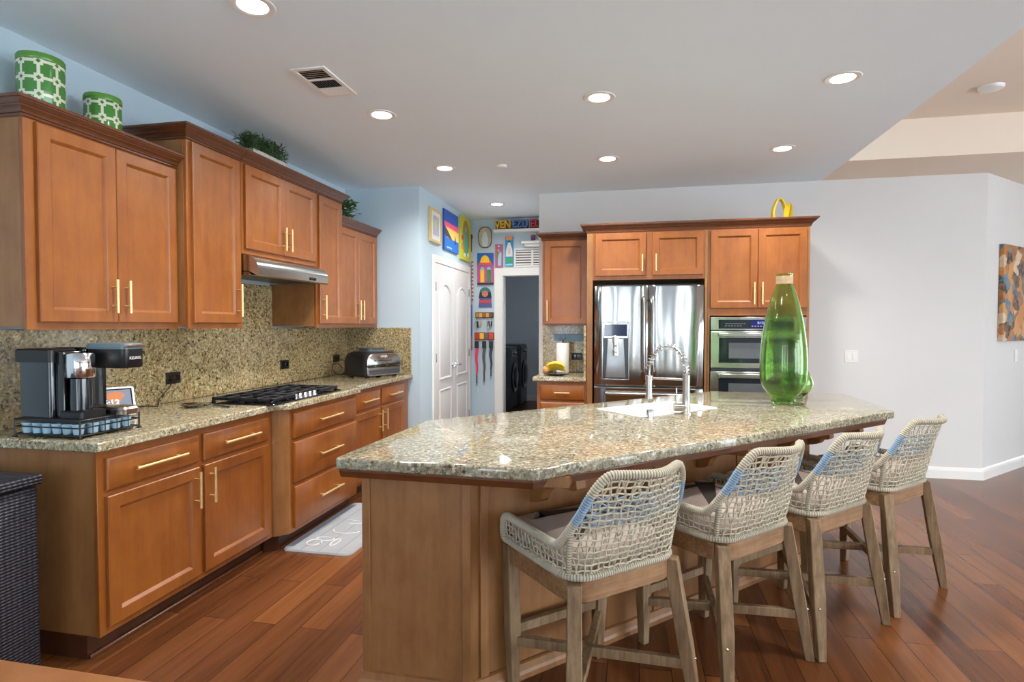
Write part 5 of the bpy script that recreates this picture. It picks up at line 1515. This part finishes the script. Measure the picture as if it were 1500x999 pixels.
# shelves and letters
m = MB(); m.box(-1.685, -0.935, 2.552, 2.587, 0.0, 0.14, TAl); tag(m.build('wall_shelf', 'trim_white', bevel=0.003), 'long white floating shelf holding the coloured letters', 'shelf')
m = MB(); m.box(-1.335, -0.935, 2.405, 2.437, 0.0, 0.12, TAl); m.box(-1.30, -0.95, 2.372, 2.405, 0.0, 0.085, TAl); tag(m.build('wall_shelf', 'trim_white', bevel=0.004), 'small white ledge above the air return grille', 'shelf')
for body, x, col, lab, bk in (('VEN', -1.575, (226, 182, 60), 'yellow block letters on the long white shelf', (150, 110, 30)), ('EZU', -1.355, (92, 124, 176), 'blue block letters on the long white shelf', (52, 74, 120)), ('ELA', -1.135, (182, 62, 78), 'red block letters on the long white shelf', (120, 36, 50))):
    r = thing('letter_block', lab, 'letters', TAl(x, 2.5875, 0.06), 'coloured letter blocks on the shelf')
    MB().box(x - 0.105, x + 0.105, 2.5875, 2.5975, 0.04, 0.10, TAl).build('base', pc_(*bk), r, bevel=0.001)
    m = text_mb(body, 0.135, lambda a, b, c_, x=x: TAl(x + a, 2.6515 + b, 0.075 + c_), 0.018, 0.004, 0.80); m.build('letters', pc_(*col), r, smooth=False)
    MB().box(x - 0.10, x + 0.10, 2.5975, 2.700, 0.04, 0.052, TAl).build('backing', pc_(*bk), r)
r = thing('small_jar', 'small red and violet jar candle on the white ledge', 'candle', TAl(-1.195, 2.4375, 0.05))
m = MB(); m.lathe([(0.026, 0.0003), (0.028, 0.004), (0.028, 0.045)], c=TAl(-1.195, 2.4375, 0.05), n=20); m.build('lower_body', pc_(78, 70, 120), r)
m = MB(); m.lathe([(0.028, 0.0455), (0.028, 0.075), (0.022, 0.082)], c=TAl(-1.195, 2.4375, 0.05), n=20); m.build('upper_body', pc_(150, 70, 64), r)
r = thing('air_return_grille', 'white louvred air return grille above the laundry doorway', 'vent', TAl(-1.19, 2.124, 0.005))
m = MB(); frame(m, -1.448, -0.935, 2.125, 2.365, 0.024, 0.0, 0.012, TAl); m.box(-1.225, -1.200, 2.149, 2.341, 0, 0.012, TAl); m.build('frame', 'trim_white', r, bevel=0.002)
MB().box(-1.424, -0.959, 2.149, 2.341, 0.0005, 0.0015, TAl).build('backing', plain('grille_shadow_grey', srgb(120, 116, 108), 0.8), r)
m = MB()
for k in range(6):
    z = 2.155 + k * 0.032; m.add([(-1.424, z, 0.010), (-0.959, z, 0.010), (-0.959, z + 0.018, 0.003), (-1.424, z + 0.018, 0.003)], [(0, 1, 2, 3)], TAl)
m.build('louvres', 'trim_white', r, smooth=False)
# doll plaque
r = thing('doll_plaque', 'flat painted girl figure with green headscarf, hung below the house picture', 'plaque', TAl(-1.82, 1.625, 0.01))
def flat(nm, col, pts, w0, w1, par): 
    m = MB(); m.rings([[TAl(x, y, w) for x, y in pts] for w in (w0, w1)]); m.build(nm, col, par, smooth=False)
cx, cz = -1.822, 1.76
flat('hair', pc_(42, 44, 56), [(cx - 0.085, cz - 0.02), (cx - 0.07, cz + 0.07)] + [(cx + 0.075 * math.cos(a), cz + 0.035 + 0.085 * math.sin(a)) for a in [PI - k / 10 * PI for k in range(11)]] + [(cx + 0.085, cz - 0.02)], 0.002, 0.014, r)
flat('headscarf', pc_(58, 116, 110), [(cx + 0.072 * math.cos(a), cz + 0.055 + 0.062 * math.sin(a)) for a in [k / 14 * PI for k in range(15)]], 0.014, 0.018, r)
flat('face', pc_(196, 130, 104), [(cx + 0.042 * math.cos(a), cz + 0.035 + 0.04 * math.sin(a)) for a in [2 * PI * k / 18 for k in range(18)]], 0.018, 0.022, r)
flat('blouse', pc_(84, 96, 150), [(cx - 0.088, cz - 0.135), (cx + 0.088, cz - 0.135), (cx + 0.075, cz - 0.02), (cx - 0.075, cz - 0.02)], 0.002, 0.012, r)
flat('sash', pc_(206, 74, 82), [(cx - 0.078, cz - 0.085), (cx + 0.078, cz - 0.085), (cx + 0.07, cz - 0.045), (cx - 0.07, cz - 0.045)], 0.012, 0.016, r)
for k in range(3): flat('eye' if k < 2 else 'mouth', pc_(30, 24, 24) if k < 2 else pc_(190, 50, 60), [(cx + (-0.016, 0.016, 0)[k] + 0.005 * math.cos(a), cz + (0.045, 0.045, 0.015)[k] + 0.005 * math.sin(a)) for a in [2 * PI * j / 8 for j in range(8)]], 0.022, 0.0225, r)
# key racks
def rack(z0, z1, x0, x1, body, tiles, label):
    r = thing('key_rack', label, 'key rack', TAl((x0 + x1) / 2, z0, 0.01), 'key racks on the alcove wall')
    MB().box(x0, x1, z0, z1, 0.001, 0.018, TAl).build('board', body, r, bevel=0.002)
    n = len(tiles)
    for k, c in enumerate(tiles):
        a = lerp(x0 + 0.008, x1 - 0.008, k / n); b = lerp(x0 + 0.008, x1 - 0.008, (k + 1) / n) - 0.006
        MB().box(a, b, z0 + 0.012, z1 - 0.010, 0.018, 0.022, TAl).build('tile', pc_(*c), r, bevel=0.001)
    for k in range(5):
        x = lerp(x0 + 0.02, x1 - 0.02, k / 4)
        m = MB(); m.tube([TAl(x, z0 + 0.006, 0.018), TAl(x, z0 - 0.002, 0.030), TAl(x, z0 - 0.014, 0.032), TAl(x, z0 - 0.014, 0.042), TAl(x, z0 - 0.004, 0.046)], 0.0022, 6); m.build('hook', 'nickel', r)
    return r
rack(1.485, 1.560, -1.952, -1.712, pc_(74, 64, 50), [(196, 130, 60), (222, 176, 70), (170, 96, 60), (214, 160, 70), (120, 84, 60)], 'wooden key rack with small painted houses below the girl figure')
rack(1.205, 1.302, -1.962, -1.704, pc_(150, 62, 40), [(186, 62, 40), (240, 190, 50), (110, 96, 104), (214, 84, 60)], 'red-brown hook rack with four coloured tiles, leashes hanging from it')
rg = random.Random(2)
keys = [(-1.932, 1.475, (40, 42, 46), 'bunch of dark keys at the left end of the upper key rack'), (-1.882, 1.475, (196, 170, 90), 'brass and white key ring in the middle of the upper key rack'), (-1.782, 1.475, (44, 46, 56), 'black key lanyard hanging from the upper key rack'), (-1.732, 1.475, (30, 34, 40), 'black car key fob at the right end of the upper key rack')]
for x, z, c, lab in keys:
    r = thing('key_bunch', lab, 'keys', TAl(x, z - 0.14, 0.035), 'keys on the upper rack')
    m = MB(); m.tube([TAl(x + 0.012 * math.cos(a), z - 0.02 + 0.012 * math.sin(a), 0.037) for a in [2 * PI * k / 14 for k in range(14)]], 0.0015, 6, closed=True); m.build('ring', 'nickel', r)
    for k in range(3):
        dx = rg.uniform(-0.018, 0.018); L_ = rg.uniform(0.05, 0.09)
        m = MB(); m.rings([[TAl(x + dx - 0.010, z - 0.03, w), TAl(x + dx + 0.010, z - 0.03, w), TAl(x + dx * 1.3 + 0.007, z - 0.03 - L_, w), TAl(x + dx * 1.3 - 0.007, z - 0.03 - L_, w)] for w in (0.030 + 0.006 * k, 0.034 + 0.006 * k)])
        m.build('key', pc_(*c) if k != 1 else M['nickel'], r, bevel=0.001)
def strap(x, z, L_, c1, c2, lab):
    r = thing('dog_leash', lab, 'leash', TAl(x, z - L_, 0.03), 'leashes on the lower rack')
    m = MB()
    n = 14
    m.rings([[TAl(x + 0.006 * math.sin(k * 0.7) - wd, z - L_ * 0.75 * k / n, 0.028), TAl(x + 0.006 * math.sin(k * 0.7) + wd, z - L_ * 0.75 * k / n, 0.028), TAl(x + 0.006 * math.sin(k * 0.7) + wd, z - L_ * 0.75 * k / n, 0.036), TAl(x + 0.006 * math.sin(k * 0.7) - wd, z - L_ * 0.75 * k / n, 0.036)] for k in range(n + 1) for wd in [lerp(0.022, 0.010, k / n)]])
    m.build('strap', pc_(*c1), r)
    m = MB(); m.box(x - 0.008, x + 0.008, z - L_ * 0.93, z - L_ * 0.75, 0.027, 0.037, TAl); m.build('lower_strap', pc_(*c2), r, bevel=0.002)
    m = MB(); m.tube([TAl(x + 0.010 * math.cos(a), z - L_ * 0.96 + 0.018 * math.sin(a), 0.032) for a in [2 * PI * k / 14 for k in range(14)]], 0.0025, 6, closed=True); m.build('clip', 'nickel', r)
    m = MB(); m.box(x - 0.026, x + 0.026, z - 0.09, z, 0.026, 0.040, TAl); m.build('grip', pc_(34, 38, 46), r, bevel=0.003)
strap(-1.930, 1.190, 0.58, (228, 66, 104), (70, 70, 80), 'pink dog leash hanging at the left of the hook rack')
strap(-1.832, 1.190, 0.56, (84, 84, 86), (52, 54, 62), 'patterned grey dog leash hanging in the middle of the hook rack')
strap(-1.742, 1.190, 0.48, (62, 68, 78), (70, 80, 90), 'dark dog leash hanging at the right of the hook rack')
# hangings in the corner of the pantry wall
r = thing('hanging_strip', 'red and white beaded strip hanging in the corner beside the pantry door', 'wall hanging', TPn(7.09, 1.70, 0.01))
m = MB()
for k in range(22): m.sphere(TPn(7.090, 1.72 + k * 0.024, 0.030), 0.013, 8, 6); m.cur = (k + 1) % 2
m.build('beads', [pc_(196, 96, 74), pc_(228, 210, 196)], r)
r = thing('wooden_spoon', 'dark red decorative spoon hanging high in the alcove corner', 'spoon', TPn(7.085, 2.30, 0.01))
m = MB(); m.sphere(TPn(7.085, 2.52, 0.020), 0.028, 12, 8, (0.5, 0.7, 1.2)); m.build('bowl', pc_(120, 40, 40), r)
m = MB(); m.tube([TPn(7.085, 2.49, 0.018), TPn(7.085, 2.33, 0.018)], [0.007, 0.006], 8); m.build('handle', pc_(120, 40, 40), r)
r = thing('hanging_scarf', 'blue and red ribbon hanging beside the pantry door hinge', 'wall hanging', TPn(7.09, 1.05, 0.01))
m = MB(); m.box(7.07, 7.11, 1.25, 1.66, 0.004, 0.022, TPn); m.build('ribbon', pc_(70, 92, 160), r, bevel=0.002)
m = MB(); m.box(7.072, 7.108, 1.08, 1.25, 0.004, 0.022, TPn); m.build('lower_ribbon', pc_(150, 110, 130), r, bevel=0.002)

# ------------------------------------------------------------------ laundry machines
def machine(x0, x1, y0, y1, h, label):
    r = thing('washing_machine', label, 'washing machine', ((x0 + x1) / 2, (y0 + y1) / 2, 0), 'laundry machines')
    m = MB(); m.rings([[(x, y, z) for x, z in round_poly([(x0, 0.01), (x1, 0.01), (x1, h), (x0, h)], [0.01, 0.01, 0.05, 0.03], 5)] for y in (y0, y1)]); m.build('body', 'graphite', r, angle=30)
    T = TL(x1); yc = (y0 + y1) / 2
    m = MB(); m.lathe([(0.26, 0), (0.26, 0.02), (0.22, 0.035), (0.19, 0.03), (0.17, 0.05), (0.08, 0.06)], n=32, T=lambda a, b, c: T(yc + a, 0.52 + b, c)); m.build('door', 'black_gloss', r)
    m = MB(); m.box(y0 + 0.03, y1 - 0.03, h - 0.16, h - 0.05, 0, 0.012, T); m.build('control_panel', 'black_gloss', r, bevel=0.003)
    m = MB(); m.lathe([(0.03, 0), (0.028, 0.03)], n=20, T=lambda a, b, c: T(yc + a, h - 0.105 + b, 0.012 + c)); m.build('dial', 'chrome', r)
machine(-2.60, -1.93, 9.20, 9.83, 1.03, 'graphite laundry machine in the dark laundry room, nearer the doorway')
machine(-2.60, -1.88, 9.86, 10.43, 1.05, 'graphite laundry machine in the dark laundry room, nearer the far wall')
